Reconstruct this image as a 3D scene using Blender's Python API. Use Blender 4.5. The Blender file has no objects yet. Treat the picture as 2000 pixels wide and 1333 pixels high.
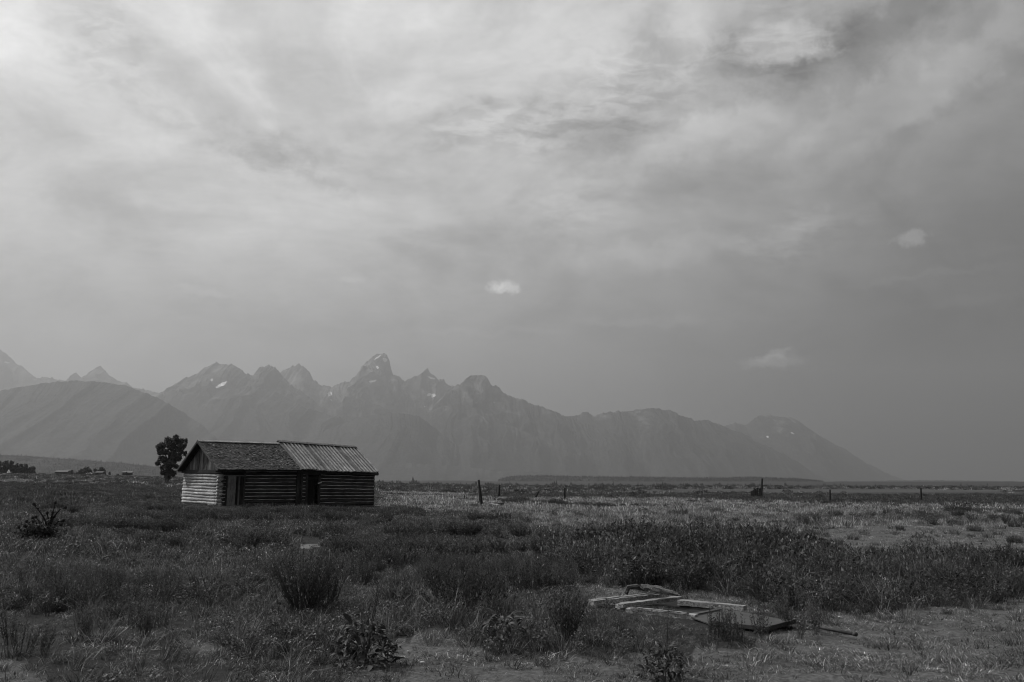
import bpy, math, random
import numpy as np
from mathutils import Vector, Matrix

random.seed(7)
rng = np.random.default_rng(7)
sc = bpy.context.scene
COL = sc.collection
R = math.radians

# ------------------------------------------------------------------ camera
FPX, PITCH, EYE = 1555.6, math.atan(274.5 / 1555.6), 1.6
cd = bpy.data.cameras.new('camera')
cam = bpy.data.objects.new('camera', cd); COL.objects.link(cam)
cd.lens = 28.0; cd.sensor_width = 36.0
cd.clip_start = 0.1; cd.clip_end = 120000
cam.location = (0, 0, EYE); cam.rotation_euler = (math.pi / 2 + PITCH, 0, 0)
sc.camera = cam

# ------------------------------------------------------------------ colour, sampling
sc.render.engine = 'CYCLES'
sc.view_settings.view_transform = 'Standard'
sc.view_settings.look = 'None'
sc.view_settings.gamma = 1.0
sc.view_settings.use_curve_mapping = False
sc.view_settings.exposure = 0.0
sc.cycles.use_denoising = True
sc.cycles.max_bounces = 5
sc.cycles.diffuse_bounces = 2
sc.cycles.glossy_bounces = 1
sc.cycles.transmission_bounces = 3
sc.cycles.volume_bounces = 0
sc.cycles.use_adaptive_sampling = True
sc.cycles.adaptive_threshold = 0.012
sc.cycles.adaptive_min_samples = 16
sc.cycles.sample_clamp_indirect = 2.0
sc.cycles.filter_width = 1.1
sc.cycles.pixel_filter_type = 'BLACKMAN_HARRIS'

# ------------------------------------------------------------------ sun
SUN_EL, SUN_AZ = R(47), R(-70)          # azimuth measured from +Y towards +X
sun_dir = Vector((math.sin(SUN_AZ) * math.cos(SUN_EL), math.cos(SUN_AZ) * math.cos(SUN_EL), math.sin(SUN_EL)))
sl = bpy.data.lights.new('sun', 'SUN'); sl.energy = 3.4; sl.angle = R(0.6); sl.color = (1.0, 0.995, 0.985)
sun = bpy.data.objects.new('sun', sl); COL.objects.link(sun)
sun.rotation_euler = sun_dir.to_track_quat('Z', 'Y').to_euler()

# ------------------------------------------------------------------ pixel of the 2000x1333 photograph -> ray
_F = np.array([0, math.cos(PITCH), math.sin(PITCH)])
_U = np.array([0, -math.sin(PITCH), math.cos(PITCH)])
_R = np.array([1.0, 0, 0])
CAM = np.array([0, 0, EYE])
def ray(x, y): return _F + _R * (x - 1000) / FPX + _U * (666.5 - y) / FPX
def at_depth(x, y, D):
    d = ray(x, y); return CAM + d * (D / d[1])
def at_z(x, y, z=0.0):
    d = ray(x, y); return CAM + d * ((z - EYE) / d[2])
def azel(x, y):
    d = ray(x, y); d = d / np.linalg.norm(d)
    return math.atan2(d[0], d[1]), math.asin(d[2])

# ------------------------------------------------------------------ node helper
class NT:
    def __init__(s, tree): s.t = tree; s.n = tree.nodes; s.l = tree.links
    def _in(s, sock, v):
        if v is None: return
        if isinstance(v, bpy.types.NodeSocket): s.l.new(v, sock)
        else: sock.default_value = v
    def math(s, op, a, b=None, c=None, clamp=False):
        n = s.n.new('ShaderNodeMath'); n.operation = op; n.use_clamp = clamp
        for i, v in enumerate((a, b, c)): s._in(n.inputs[i], v)
        return n.outputs[0]
    def vmath(s, op, a, b=None, out=0):
        n = s.n.new('ShaderNodeVectorMath'); n.operation = op
        s._in(n.inputs[0], a); s._in(n.inputs[1], b); return n.outputs[out]
    def mapr(s, v, a, b, c, d, kind='LINEAR'):
        n = s.n.new('ShaderNodeMapRange'); n.interpolation_type = kind
        for i, q in enumerate((v, a, b, c, d)): s._in(n.inputs[i], q)
        return n.outputs[0]
    def noise(s, vec, scale, detail=4, rough=0.55, dist=0.0, color=False):
        n = s.n.new('ShaderNodeTexNoise'); s._in(n.inputs['Vector'], vec)
        n.inputs['Scale'].default_value = scale; n.inputs['Detail'].default_value = detail
        n.inputs['Roughness'].default_value = rough; n.inputs['Distortion'].default_value = dist
        return n.outputs['Color' if color else 'Fac']
    def mapping(s, vec, loc=(0, 0, 0), rot=(0, 0, 0), scale=(1, 1, 1), kind='POINT'):
        n = s.n.new('ShaderNodeMapping'); n.vector_type = kind; s._in(n.inputs[0], vec)
        n.inputs['Location'].default_value = loc; n.inputs['Rotation'].default_value = rot
        n.inputs['Scale'].default_value = scale; return n.outputs[0]
    def comb(s, x, y, z=0.0):
        n = s.n.new('ShaderNodeCombineXYZ')
        for i, v in enumerate((x, y, z)): s._in(n.inputs[i], v)
        return n.outputs[0]
    def sep(s, v):
        n = s.n.new('ShaderNodeSeparateXYZ'); s._in(n.inputs[0], v); return n.outputs
    def ramp(s, v, pts):
        n = s.n.new('ShaderNodeValToRGB'); s._in(n.inputs[0], v); e = n.color_ramp.elements
        while len(e) < len(pts): e.new(0.5)
        for el, (p, c) in zip(e, pts): el.position = p; el.color = (c, c, c, 1)
        return n.outputs[0]
    def mix(s, f, a, b):
        n = s.n.new('ShaderNodeMix'); n.data_type = 'FLOAT'
        s._in(n.inputs[0], f); s._in(n.inputs[2], a); s._in(n.inputs[3], b); return n.outputs[0]

# ------------------------------------------------------------------ sky
w = bpy.data.worlds.new('World'); sc.world = w; w.use_nodes = True
t = NT(w.node_tree); t.n.clear()
wo = t.n.new('ShaderNodeOutputWorld'); bg = t.n.new('ShaderNodeBackground'); t.l.new(bg.outputs[0], wo.inputs[0])
sky = t.n.new('ShaderNodeTexSky'); sky.sky_type = 'NISHITA'; sky.sun_disc = False
sky.sun_elevation = SUN_EL; sky.sun_rotation = SUN_AZ
sky.dust_density = 4.0; sky.air_density = 1.0; sky.ozone_density = 1.0; sky.altitude = 2000
skyr = t.sep(sky.outputs[0])[0]                        # red-filtered black-and-white clear sky
tc = t.n.new('ShaderNodeTexCoord').outputs['Generated']
dirv = t.vmath('NORMALIZE', tc)
dx, dy, dz = t.sep(dirv)
AZ = t.math('ARCTAN2', dx, dy); EL = t.math('ARCSINE', dz)
cosg = t.vmath('DOT_PRODUCT', dirv, tuple(sun_dir), out=1)
ang = t.math('DIVIDE', t.math('ARCCOSINE', cosg), math.pi)     # 0..1 away from the sun
phase = t.ramp(ang, [(0.0, 1.0), (0.16, .86), (0.28, .77), (0.34, .68), (0.40, .48), (0.47, .29), (0.53, .17), (0.62, .105), (1.0, .07)])
elf = t.mapr(EL, 0.0, 0.52, 0.56, 1.0, 'SMOOTHSTEP')
# cloud-deck coordinates and fields
q = t.comb(t.math('DIVIDE', dx, t.math('ADD', t.math('MAXIMUM', dz, 0.0), 0.13)),
           t.math('DIVIDE', dy, t.math('ADD', t.math('MAXIMUM', dz, 0.0), 0.13)), 0.0)
n_big = t.noise(t.mapping(q, rot=(0, 0, R(28)), scale=(.55, 1.0, 1)), 1.1, 5, .52, .5)
n_mid = t.noise(t.mapping(dirv, loc=(3, 1, 2), rot=(0, R(25), 0), scale=(.8, 1, 1.5)), 4.2, 8, .56, .9)
n_fine = t.noise(t.mapping(q, loc=(7, 4, 0)), 9.0, 7, .6, .6)
# ragged position for the cloud masses
wc = t.vmath('SUBTRACT', t.noise(dirv, 7.0, 6, .6, .2, True), (.5, .5, .5))
pos = t.vmath('ADD', t.comb(AZ, EL, 0.0), t.vmath('MULTIPLY', wc, (.13, .07, 0.0)))
wc2 = t.vmath('SUBTRACT', t.noise(dirv, 30.0, 6, .65, .1, True), (.5, .5, .5))
pos = t.vmath('ADD', pos, t.vmath('MULTIPLY', wc2, (.13, .06, 0.0)))
pos_puff = t.vmath('ADD', t.comb(AZ, EL, 0.0), t.vmath('MULTIPLY', wc2, (.075, .040, 0.0)))
def blob(cx, cy, ax, ay, rot, amp, inner=.15, outer=1.25, src=None):
    a, e = azel(cx, cy); k = 1 / FPX
    m = t.mapping(src or pos, loc=(a, e, 0), rot=(0, 0, R(rot)), scale=(ax * k, ay * k, 1), kind='TEXTURE')
    return t.mapr(t.vmath('LENGTH', m, None, 1), inner, outer, amp, 0.0, 'SMOOTHSTEP')
masses = [  # centre and half-axes on the celestial dome, tilt, brightness change
    (200, 90, 190, 75, -35, -.17), (60, 200, 170, 90, -10, -.10), (450, 268, 210, 26, -5, -.17), (620, 345, 110, 16, -35, -.14),
    (240, 405, 150, 26, 0, -.10), (300, 180, 300, 70, -32, .08), (560, 150, 160, 60, 0, -.06), (720, 60, 300, 80, -8, .05),
    (430, 345, 300, 45, -4, .07), (1000, 110, 340, 120, 15, .10), (920, 225, 260, 22, 8, -.06), (640, 430, 420, 90, 5, .12),
    (1180, 220, 170, 60, 20, -.17), (1370, 170, 170, 55, 15, -.20), (1230, 70, 70, 120, -10, -.10), (1710, 60, 230, 66, 22, -.50),
    (1500, 120, 100, 80, 15, -.20), (1420, 75, 60, 55, 0, -.10),
    (1860, 150, 330, 44, 24, .46), (1400, 250, 330, 44, 14, .30), (1650, 215, 200, 36, 22, .30),
    (1420, 350, 220, 48, 8, -.16), (1860, 300, 230, 40, 16, -.12), (1120, 300, 140, 60, 20, -.08),
    (1300, 500, 190, 38, 4, .34), (1540, 470, 110, 28, 10, .32), (1900, 430, 260, 90, 10, -.16),
    (80, 60, 170, 70, -20, .10), (640, 190, 220, 60, 5, .08), (100, 420, 230, 50, 0, -.06), (150, 560, 300, 70, 0, -.06), (1150, 400, 260, 70, 0, .10),
    (450, 640, 420, 55, 0, -.10), (1650, 650, 300, 110, 0, -.06), (1250, 640, 260, 18, 0, .10), (960, 520, 140, 30, 0, -.05),
    (900, 480, 600, 16, -3, -.05), (1950, 820, 520, 330, 0, -.30), (30, 120, 110, 60, -30, .12), (330, 190, 230, 45, -34, .12), (480, 60, 120, 50, 10, .06), (420, 400, 330, 60, 4, .08),
    (900, 60, 140, 60, 0, .08), (830, 330, 260, 60, 10, .06), (1330, 40, 110, 60, 0, .12), (1950, 480, 180, 300, 0, -.15)]
acc = None
for b in masses:
    v = blob(*b); acc = v if acc is None else t.math('ADD', acc, v)
puffs = [(984, 565, 42, 13, -2, .85), (972, 555, 22, 12, 0, .45), (1000, 553, 14, 8, 0, .3), (1777, 467, 28, 13, 0, .8), (1510, 709, 66, 16, -2, 1.1), (1517, 691, 30, 15, 0, 1.0), (1480, 700, 22, 10, 0, .5),
         (1525, 84, 95, 44, 0, .50), (1600, 102, 40, 18, -10, .40), (405, 569, 70, 9, -6, .14), (690, 548, 34, 7, 2, .14), (1800, 541, 190, 6, 3, .18),
         (1260, 628, 150, 13, 0, .14), (960, 648, 190, 8, 0, .12), (1900, 585, 130, 10, 3, .15)]
for cx, cy, ax, ay, rt, am in puffs:
    acc = t.math('ADD', acc, blob(cx, cy, ax, ay, rt, am, .40, 1.12, pos_puff))
det = t.math('ADD', t.math('MULTIPLY', t.math('SUBTRACT', n_big, .5), .32), t.mapr(n_mid, .39, .61, -.16, .16, 'SMOOTHSTEP'))
rip = None
for b in ((1010, 240, 250, 55, 4, 1.0), (190, 70, 120, 90, -30, .6), (1250, 150, 200, 120, 0, .9), (520, 300, 260, 50, -8, .3), (1560, 470, 150, 50, 8, .8), (1530, 90, 160, 80, 0, .9), (1120, 420, 160, 90, 0, .5)):
    v = blob(*b); rip = v if rip is None else t.math('ADD', rip, v)
n_rip = t.noise(t.mapping(q, loc=(2, 9, 0), rot=(0, 0, R(20)), scale=(.7, 1.1, 1)), 20.0, 5, .6, .5)
n_bil = t.noise(t.mapping(dirv, loc=(5, 2, 1), scale=(1, 1, 1.35)), 13.0, 6, .6, .5)
crisp = t.math('ADD', t.mapr(n_rip, .40, .60, -.5, .5, 'SMOOTHSTEP'), t.mapr(n_fine, .38, .62, -.4, .4, 'SMOOTHSTEP'))
det = t.math('ADD', det, t.math('MULTIPLY', crisp, t.math('ADD', t.math('MULTIPLY', rip, .20), .045)))
det = t.math('ADD', det, t.mapr(n_bil, .36, .64, -.055, .055, 'SMOOTHSTEP'))
det = t.math('MULTIPLY', det, t.mapr(EL, .08, .26, .45, 1.0, 'SMOOTHSTEP'))
tex = t.math('MAXIMUM', t.math('ADD', t.math('ADD', acc, det), 1.0), .3)
cloudL = t.math('MULTIPLY', t.math('MULTIPLY', phase, elf), tex)
clear = t.math('MULTIPLY', skyr, .055)
L = t.math('ADD', t.math('MULTIPLY', cloudL, .88), t.math('MULTIPLY', clear, .12))
t.l.new(L, bg.inputs[0]); bg.inputs[1].default_value = 1.0
w.cycles.sampling_method = 'MANUAL'; w.cycles.sample_map_resolution = 1024

# ------------------------------------------------------------------ numpy noise
def _h(ix, iy, s):
    n = (ix.astype(np.int64) * 374761393 + iy.astype(np.int64) * 668265263 + s * 1274126177) & 0xFFFFFFFF
    n = ((n ^ (n >> 13)) * 1103515245 + 12345) & 0xFFFFFFFF
    n = ((n ^ (n >> 15)) * 2246822519) & 0xFFFFFFFF
    return ((n ^ (n >> 16)) & 0xFFFFFF) / float(0xFFFFFF)
def vn(x, y, s=0):
    x = np.asarray(x, float); y = np.asarray(y, float)
    x, y = np.broadcast_arrays(x, y)
    ix = np.floor(x); iy = np.floor(y); fx = x - ix; fy = y - iy
    fx = fx * fx * (3 - 2 * fx); fy = fy * fy * (3 - 2 * fy)
    a = _h(ix, iy, s); b = _h(ix + 1, iy, s); c = _h(ix, iy + 1, s); d = _h(ix + 1, iy + 1, s)
    return (a * (1 - fx) + b * fx) * (1 - fy) + (c * (1 - fx) + d * fx) * fy
def fbm(x, y, s=0, o=4, g=.5):
    r = 0; a = 1; tot = 0
    for i in range(o):
        r = r + a * vn(np.asarray(x) * 2 ** i, np.asarray(y) * 2 ** i, s + i * 17); tot += a; a *= g
    return r / tot
def ridged(x, y, s=0, o=4):
    r = 0; a = 1; tot = 0
    for i in range(o):
        r = r + a * (1 - np.abs(2 * vn(np.asarray(x) * 2 ** i, np.asarray(y) * 2 ** i, s + i * 31) - 1)); tot += a; a *= .55
    return r / tot
def sst(x, a, b):
    q_ = np.clip((np.asarray(x, float) - a) / (b - a), 0, 1); return q_ * q_ * (3 - 2 * q_)

# ------------------------------------------------------------------ terrain height
def H(x, y):
    x = np.asarray(x, float); y = np.asarray(y, float)
    d = np.sqrt(x * x + y * y) + 1e-6
    lx = np.log1p(np.exp(np.clip((-x - 5) / 7, -30, 30))) * 7
    left = .0235 * np.minimum(lx, 340 + 0 * lx)
    u = x / np.maximum(y, 1e-3); wr = sst(u, -.42, -.15)
    dip = -8.0 * sst(d, 170, 1450) + 9.0 * sst(d, 1750, 3600)
    near = (fbm(x / 6 + 3, y / 6, 5, 3) - .5) * .22 * (1 - sst(d, 40, 120)) * sst(d, 3, 10)
    mid = (fbm(x / 55, y / 55, 9, 3) - .5) * .75 * sst(d, 50, 150) * (1 - sst(d, 800, 1500) * .5)
    dep = -.30 * np.exp(-(((x + 7) / 8) ** 2 + ((y - 52) / 7) ** 2))
    mound = .10 * np.exp(-(((x + 5.6) / .8) ** 2 + ((y - 22.8) / 1.0) ** 2))
    return left + dip * np.where(y > 0, wr, 0) + near + mid + dep + mound
def Hs(x, y): return float(H(x, y))
def ground(px, py):
    """first hit of the sight line with the ground"""
    d = ray(px, py); lo = 2.0; P = None
    for i in range(600):
        tt = lo * 1.02; P = CAM + d * tt
        if P[2] < Hs(P[0], P[1]):
            a, b = lo, tt
            for _ in range(25):
                m = (a + b) / 2; P = CAM + d * m
                if P[2] < Hs(P[0], P[1]): b = m
                else: a = m
            return P
        lo = tt
        if lo > 900: break
    P = CAM + d * lo; P[2] = Hs(P[0], P[1]); return P
def _dep(y): return np.maximum(np.maximum(y, 1.5) * math.cos(PITCH) - EYE * math.sin(PITCH), .5)
def U_(x, y): return 1000 + FPX * x / _dep(y)                    # bearing of a ground point
def V_(x, y): return 666.5 + FPX * (np.maximum(y, 1.5) * math.sin(PITCH) + EYE * math.cos(PITCH)) / _dep(y)   # and how far down the field it lies

# ------------------------------------------------------------------ object helpers
def tag(o, label=None, cat=None, group=None, kind=None):
    if label: o['label'] = label
    if cat: o['category'] = cat
    if group: o['group'] = group
    if kind: o['kind'] = kind
    return o
def link(name, me, mat=None, parent=None):
    if mat is not None and not me.materials: me.materials.append(mat)
    o = bpy.data.objects.new(name, me); COL.objects.link(o)
    if parent is not None: o.parent = parent
    return o
def empty(name, loc=(0, 0, 0), rz=0.0):
    o = bpy.data.objects.new(name, None); COL.objects.link(o); o.location = loc; o.rotation_euler = (0, 0, rz)
    o.empty_display_size = .2; return o
def copy_tree(o, parent=None):
    c = o.copy(); COL.objects.link(c); c.parent = parent
    for ch in list(o.children): copy_tree(ch, c)
    return c
class MB:
    def __init__(s): s.v = []; s.f = []; s.tone = []
    def add(s, v, f, tone=None):
        b = len(s.v); s.v += [tuple(p) for p in v]; s.f += [tuple(i + b for i in q) for q in f]
        s.tone += [tone if tone is not None else 1.0] * len(v)
    def box(s, c, size, M=None, taper=0, jit=0):
        x, y, z = [k / 2 for k in size]; vs = []
        for sx in (-1, 1):
            for sy in (-1, 1):
                for sz in (-1, 1):
                    p = Vector((sx * x, sy * y, sz * z))
                    if jit: p += Vector([random.uniform(-jit, jit) for _ in range(3)])
                    if M is not None: p = M @ p
                    vs.append(p + Vector(c))
        s.add(vs, [(0, 1, 3, 2), (4, 6, 7, 5), (0, 4, 5, 1), (2, 3, 7, 6), (0, 2, 6, 4), (1, 5, 7, 3)])
    def beam(s, a, b, wd, th, up=(0, 0, 1), segs=1, jit=0.0, wob=0.0):
        """rectangular timber from a to b"""
        a = Vector(a); b = Vector(b); d = (b - a).normalized(); u = Vector(up); sd = d.cross(u).normalized(); u = sd.cross(d)
        vs = []
        for i in range(segs + 1):
            c = a.lerp(b, i / segs)
            if wob and 0 < i < segs: c = c + sd * random.uniform(-wob, wob) + u * random.uniform(-wob, wob) * .5
            for (p, r_) in ((-1, -1), (1, -1), (1, 1), (-1, 1)):
                vs.append(c + sd * (p * wd / 2 + random.uniform(-jit, jit)) + u * (r_ * th / 2 + random.uniform(-jit, jit)))
        fs = [(3, 2, 1, 0), tuple(len(vs) - 4 + k for k in range(4))]
        for i in range(segs):
            for k in range(4):
                k2 = (k + 1) % 4; fs.append((i * 4 + k, i * 4 + k2, i * 4 + 4 + k2, i * 4 + 4 + k))
        s.add(vs, fs)
    def tube(s, pts, rads, n=8, jit=0.0, caps=True):
        vs = []; fs = []; N = len(pts); pts = [Vector(p) for p in pts]
        for i, p in enumerate(pts):
            d = (pts[min(i + 1, N - 1)] - pts[max(i - 1, 0)]).normalized()
            ref = Vector((0, 0, 1)) if abs(d.z) < .9 else Vector((1, 0, 0))
            a = d.cross(ref).normalized(); b = d.cross(a)
            for k in range(n):
                th = 2 * math.pi * k / n; r_ = rads[i] * (1 + random.uniform(-jit, jit))
                vs.append(p + a * math.cos(th) * r_ + b * math.sin(th) * r_)
        for i in range(N - 1):
            for k in range(n):
                k2 = (k + 1) % n; fs.append((i * n + k, i * n + k2, (i + 1) * n + k2, (i + 1) * n + k))
        if caps: fs.append(tuple(range(n))[::-1]); fs.append(tuple((N - 1) * n + k for k in range(n)))
        s.add(vs, fs)
    def mesh(s, name, smooth=False):
        me = bpy.data.meshes.new(name); me.from_pydata([tuple(v) for v in s.v], [], s.f)
        if any(t_ != 1.0 for t_ in s.tone):
            at = me.attributes.new('tone', 'FLOAT', 'POINT'); at.data.foreach_set('value', np.array(s.tone, dtype=np.float32))
        if smooth: me.polygons.foreach_set('use_smooth', [True] * len(me.polygons))
        me.update(); return me
    def build(s, name, mat, parent=None, smooth=False): return link(name, s.mesh(name, smooth), mat, parent)

def grid_mesh(name, P, smooth=True, attrs=None):
    """P: (n, m, 3) grid of points"""
    n, m = P.shape[:2]; me = bpy.data.meshes.new(name)
    idx = np.arange(n * m).reshape(n, m)
    f = np.stack([idx[:-1, :-1], idx[1:, :-1], idx[1:, 1:], idx[:-1, 1:]], -1).reshape(-1, 4)
    me.vertices.add(n * m); me.vertices.foreach_set('co', P.reshape(-1).astype(np.float32))
    me.loops.add(f.size); me.loops.foreach_set('vertex_index', f.reshape(-1).astype(np.int32))
    me.polygons.add(len(f)); me.polygons.foreach_set('loop_start', np.arange(0, f.size, 4, dtype=np.int32))
    me.polygons.foreach_set('loop_total', np.full(len(f), 4, dtype=np.int32))
    me.polygons.foreach_set('use_smooth', np.full(len(f), smooth))
    for k, v in (attrs or {}).items():
        at = me.attributes.new(k, 'FLOAT', 'POINT'); at.data.foreach_set('value', v.reshape(-1).astype(np.float32))
    me.update(calc_edges=True); me.validate(); return me

# ------------------------------------------------------------------ materials (all neutral: the place is seen in black and white)
def mat(name, base, fn=None, rough=.85, spec=.25, bump=0.0, bump_fn=None, transl=0.0):
    m = bpy.data.materials.new(name); m.use_nodes = True; tt = NT(m.node_tree)
    p = tt.n['Principled BSDF']; p.inputs['Roughness'].default_value = rough; p.inputs['Specular IOR Level'].default_value = spec
    v = fn(tt) if fn else base
    if isinstance(v, bpy.types.NodeSocket): tt.l.new(v, p.inputs['Base Color'])
    else: p.inputs['Base Color'].default_value = (v, v, v, 1)
    if bump_fn:
        b = tt.n.new('ShaderNodeBump'); b.inputs['Strength'].default_value = 1.0; b.inputs['Distance'].default_value = bump
        tt.l.new(bump_fn(tt), b.inputs['Height']); tt.l.new(b.outputs[0], p.inputs['Normal'])
    if transl:
        tr = tt.n.new('ShaderNodeBsdfTranslucent'); mx = tt.n.new('ShaderNodeMixShader'); mx.inputs[0].default_value = transl
        if isinstance(v, bpy.types.NodeSocket): tt.l.new(v, tr.inputs[0])
        else: tr.inputs[0].default_value = (v, v, v, 1)
        tt.l.new(p.outputs[0], mx.inputs[1]); tt.l.new(tr.outputs[0], mx.inputs[2])
        tt.l.new(mx.outputs[0], tt.n['Material Output'].inputs[0])
    return m
def attr(tt, name):
    n = tt.n.new('ShaderNodeAttribute'); n.attribute_name = name; return n.outputs['Fac']
def objrand(tt): return tt.n.new('ShaderNodeObjectInfo').outputs['Random']
def geopos(tt): return tt.n.new('ShaderNodeNewGeometry').outputs['Position']
def objc(tt): return tt.n.new('ShaderNodeTexCoord').outputs['Object']

def wood_fn(lo, hi, axis=(1, 14, 14), sc_=3.0, crack=.5):
    def fn(tt):
        c = tt.mapping(objc(tt), scale=axis); rnd = objrand(tt)
        c = tt.vmath('ADD', c, tt.comb(tt.math('MULTIPLY', rnd, 37.0), tt.math('MULTIPLY', rnd, 11.0), 0.0))
        g = tt.noise(c, sc_, 6, .65, .3)
        cr = tt.mapr(tt.noise(c, sc_ * 1.7, 3, .5, .8), .36, .46, crack, 1.0)
        st = tt.mapr(tt.noise(objc(tt), 1.3, 4, .6), .35, .65, .75, 1.15)
        v = tt.mapr(g, .32, .68, lo, hi)
        v = tt.math('MULTIPLY', tt.math('MULTIPLY', v, cr), tt.math('MULTIPLY', st, tt.mapr(rnd, 0, 1, .78, 1.2)))
        return v
    return fn
def wood_bump(axis=(1, 14, 14), sc_=3.0):
    return lambda tt: tt.noise(tt.mapping(objc(tt), scale=axis), sc_, 5, .7, .3)
XG, YG, ZG = (1.2, 16, 16), (16, 1.2, 16), (16, 16, 1.2)
M = {}
M['log_sunlit'] = mat('weathered_log_sunlit_tone', 0, wood_fn(.20, .62, YG, 2.4, .30), .8, .2, .02, wood_bump(YG, 2.4))  # gable log wood, sunlight put into its colour
M['log_shade_dark'] = mat('weathered_log_shade_tone', 0, wood_fn(.018, .065, XG, 2.4, .35), .85, .12, .02, wood_bump(XG, 2.4))  # same log wood darkened, front wall's deep shade put into its colour
M['pale_highlight'] = mat('pale_highlight_wood', 0, wood_fn(.42, .80, XG, 1.6, .5), .85, .15)  # pale tone that paints the highlight along front log tops
M['board_v'] = mat('gable_board_wood', 0, wood_fn(.03, .16, ZG, 2.2, .4), .85, .15, .01, wood_bump(ZG))
M['door_light'] = mat('door_plank_wood', 0, wood_fn(.10, .22, ZG, 2.5, .5), .85, .15, .01, wood_bump(ZG))
M['door_dark'] = mat('dark_door_wood', 0, wood_fn(.018, .045, ZG, 2.5, .5), .85, .12, .01, wood_bump(ZG))
M['shingle'] = mat('shingle_wood', 0, lambda tt: tt.math('MULTIPLY', attr(tt, 'tone'), tt.mapr(tt.noise(tt.mapping(objc(tt), scale=(14, 3, 3)), 3, 5, .65), .3, .7, .09, .22)), .85, .2)
M['roofboard'] = mat('roof_board_wood', 0, wood_fn(.07, .21, (14, 1.3, 1.3), 2.0, .35), .8, .2, .01, wood_bump((14, 1.3, 1.3)))
M['batten'] = mat('roof_batten_wood', 0, wood_fn(.20, .46, (14, 1.3, 1.3), 2.0, .6), .8, .2)
M['post'] = mat('post_wood', 0, wood_fn(.012, .05, ZG, 2.2, .4), .85, .15, .008, wood_bump(ZG))
M['timber'] = mat('timber_wood', 0, wood_fn(.12, .50, XG, 3.4, .15), .8, .2, .012, wood_bump(XG, 3))
M['old_log'] = mat('grey_log_wood', 0, wood_fn(.04, .15, XG, 3.0, .2), .85, .15, .02, wood_bump(XG, 3))
M['metal'] = mat('rusty_metal', 0, lambda tt: tt.mapr(tt.noise(objc(tt), 6, 6, .65), .3, .7, .035, .075), .7, .3)
M['dark_metal'] = mat('dark_iron', 0, lambda tt: tt.mapr(tt.noise(objc(tt), 20, 5, .6), .3, .7, .02, .05), .6, .35)
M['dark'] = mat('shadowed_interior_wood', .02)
M['rock'] = mat('pale_stone', 0, lambda tt: tt.mapr(tt.noise(objc(tt), 12, 5, .6), .3, .7, .35, .6), .85, .2)

# ------------------------------------------------------------------ vegetation zones of the field
def inpoly(u, v, poly):
    u = np.asarray(u, float); v = np.asarray(v, float); r = np.zeros(u.shape, bool); n = len(poly); j = n - 1
    for i in range(n):
        xi, yi = poly[i]; xj, yj = poly[j]
        c = ((yi > v) != (yj > v)) & (u < (xj - xi) * (v - yi) / (yj - yi + 1e-12) + xi); r ^= c; j = i
    return r
Z_BAND = [(735, 970), (900, 972), (1300, 976), (1650, 984), (2100, 990), (2300, 990), (2300, 1100), (1990, 1100), (1800, 1085), (1700, 1085), (1620, 1066),
          (1500, 1046), (1300, 1038), (1100, 1038), (960, 1024), (860, 1008), (735, 998)]
Z_FLAT = [(1560, 1034), (2300, 1020), (2300, 1110), (1990, 1104), (1860, 1086), (1700, 1088), (1630, 1072)]
Z_STRAW = [(1600, 1196), (1720, 1206), (1800, 1184), (1950, 1170), (2300, 1160), (2300, 1500), (900, 1500), (1040, 1318), (1160, 1300), (1330, 1290), (1470, 1262), (1560, 1240)]
Z_LOWMID = [(730, 1268), (820, 1245), (900, 1262), (960, 1300), (1040, 1318), (1100, 1500), (640, 1500), (690, 1320)]
Z_SOIL = [(1120, 1152), (1200, 1148), (1260, 1156), (1240, 1176), (1160, 1180), (1118, 1170)]
Z_SOIL2 = [(1330, 1160), (1400, 1158), (1500, 1178), (1480, 1196), (1340, 1180)]
Z_PATCH = [(580, 1069), (618, 1068), (626, 1074), (612, 1084), (588, 1082)]
Z_TRACE = [(620, 1186), (720, 1178), (740, 1190), (700, 1204), (630, 1204)]
Z_L1 = [(470, 1204), (560, 1206), (560, 1222), (500, 1224)]
Z_L2 = [(-200, 1312), (60, 1316), (110, 1500), (-200, 1500)]
Z_L3 = [(320, 1255), (420, 1240), (470, 1262), (420, 1290), (340, 1280)]
Z_SILL = [(735, 962), (860, 960), (960, 964), (900, 971), (735, 969)]
Z_BARE = [(1500, 1100 - 60), (1700, 1052), (1700, 1066), (1560, 1062)]
def zone(x, y, soft=1.0, ragged=0.0):
    """0..1 weights: dry pale grass, short straw mat, bare soil"""
    u = U_(x, y); v = V_(x, y)
    sc1 = np.clip((v - 941) / 120, .12, 2.5)
    ju = (fbm(u / 70, v / (14 * sc1), 3, 3) - .5) * 130 * soft; jv = (fbm(u / 60 + 9, v / (12 * sc1), 4, 3) - .5) * 34 * sc1 * soft
    if ragged:
        r5 = np.random.default_rng(99); ju = ju + r5.normal(0, 22 * ragged, u.shape); jv = jv + r5.normal(0, 7 * ragged, u.shape) * sc1
    a, b = u + ju, v + jv
    dry = (inpoly(a, b, Z_BAND) & (fbm(u / 60 + 30, v / (7 * sc1), 14, 4) > .33 + .10 * sst(u, 1500, 1900))).astype(float)
    straw = (inpoly(a, b, Z_STRAW) | inpoly(a, b, Z_FLAT) | inpoly(a, b, Z_LOWMID) | inpoly(a, b, Z_TRACE) | inpoly(a, b, Z_L1) | inpoly(a, b, Z_L2) | inpoly(a, b, Z_L3)).astype(float)
    a2, b2 = u + ju * .15, v + jv * .15
    soil = inpoly(u + ju * .15, v + jv * .15, Z_PATCH).astype(float)
    straw = np.maximum(straw, (inpoly(a2, b2, Z_SOIL) | inpoly(a2, b2, Z_SOIL2)).astype(float))
    dry = np.maximum(dry, inpoly(u + ju * .3, v + jv * .1, Z_SILL) * 1.0)
    return dry, straw, soil, u, v

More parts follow.
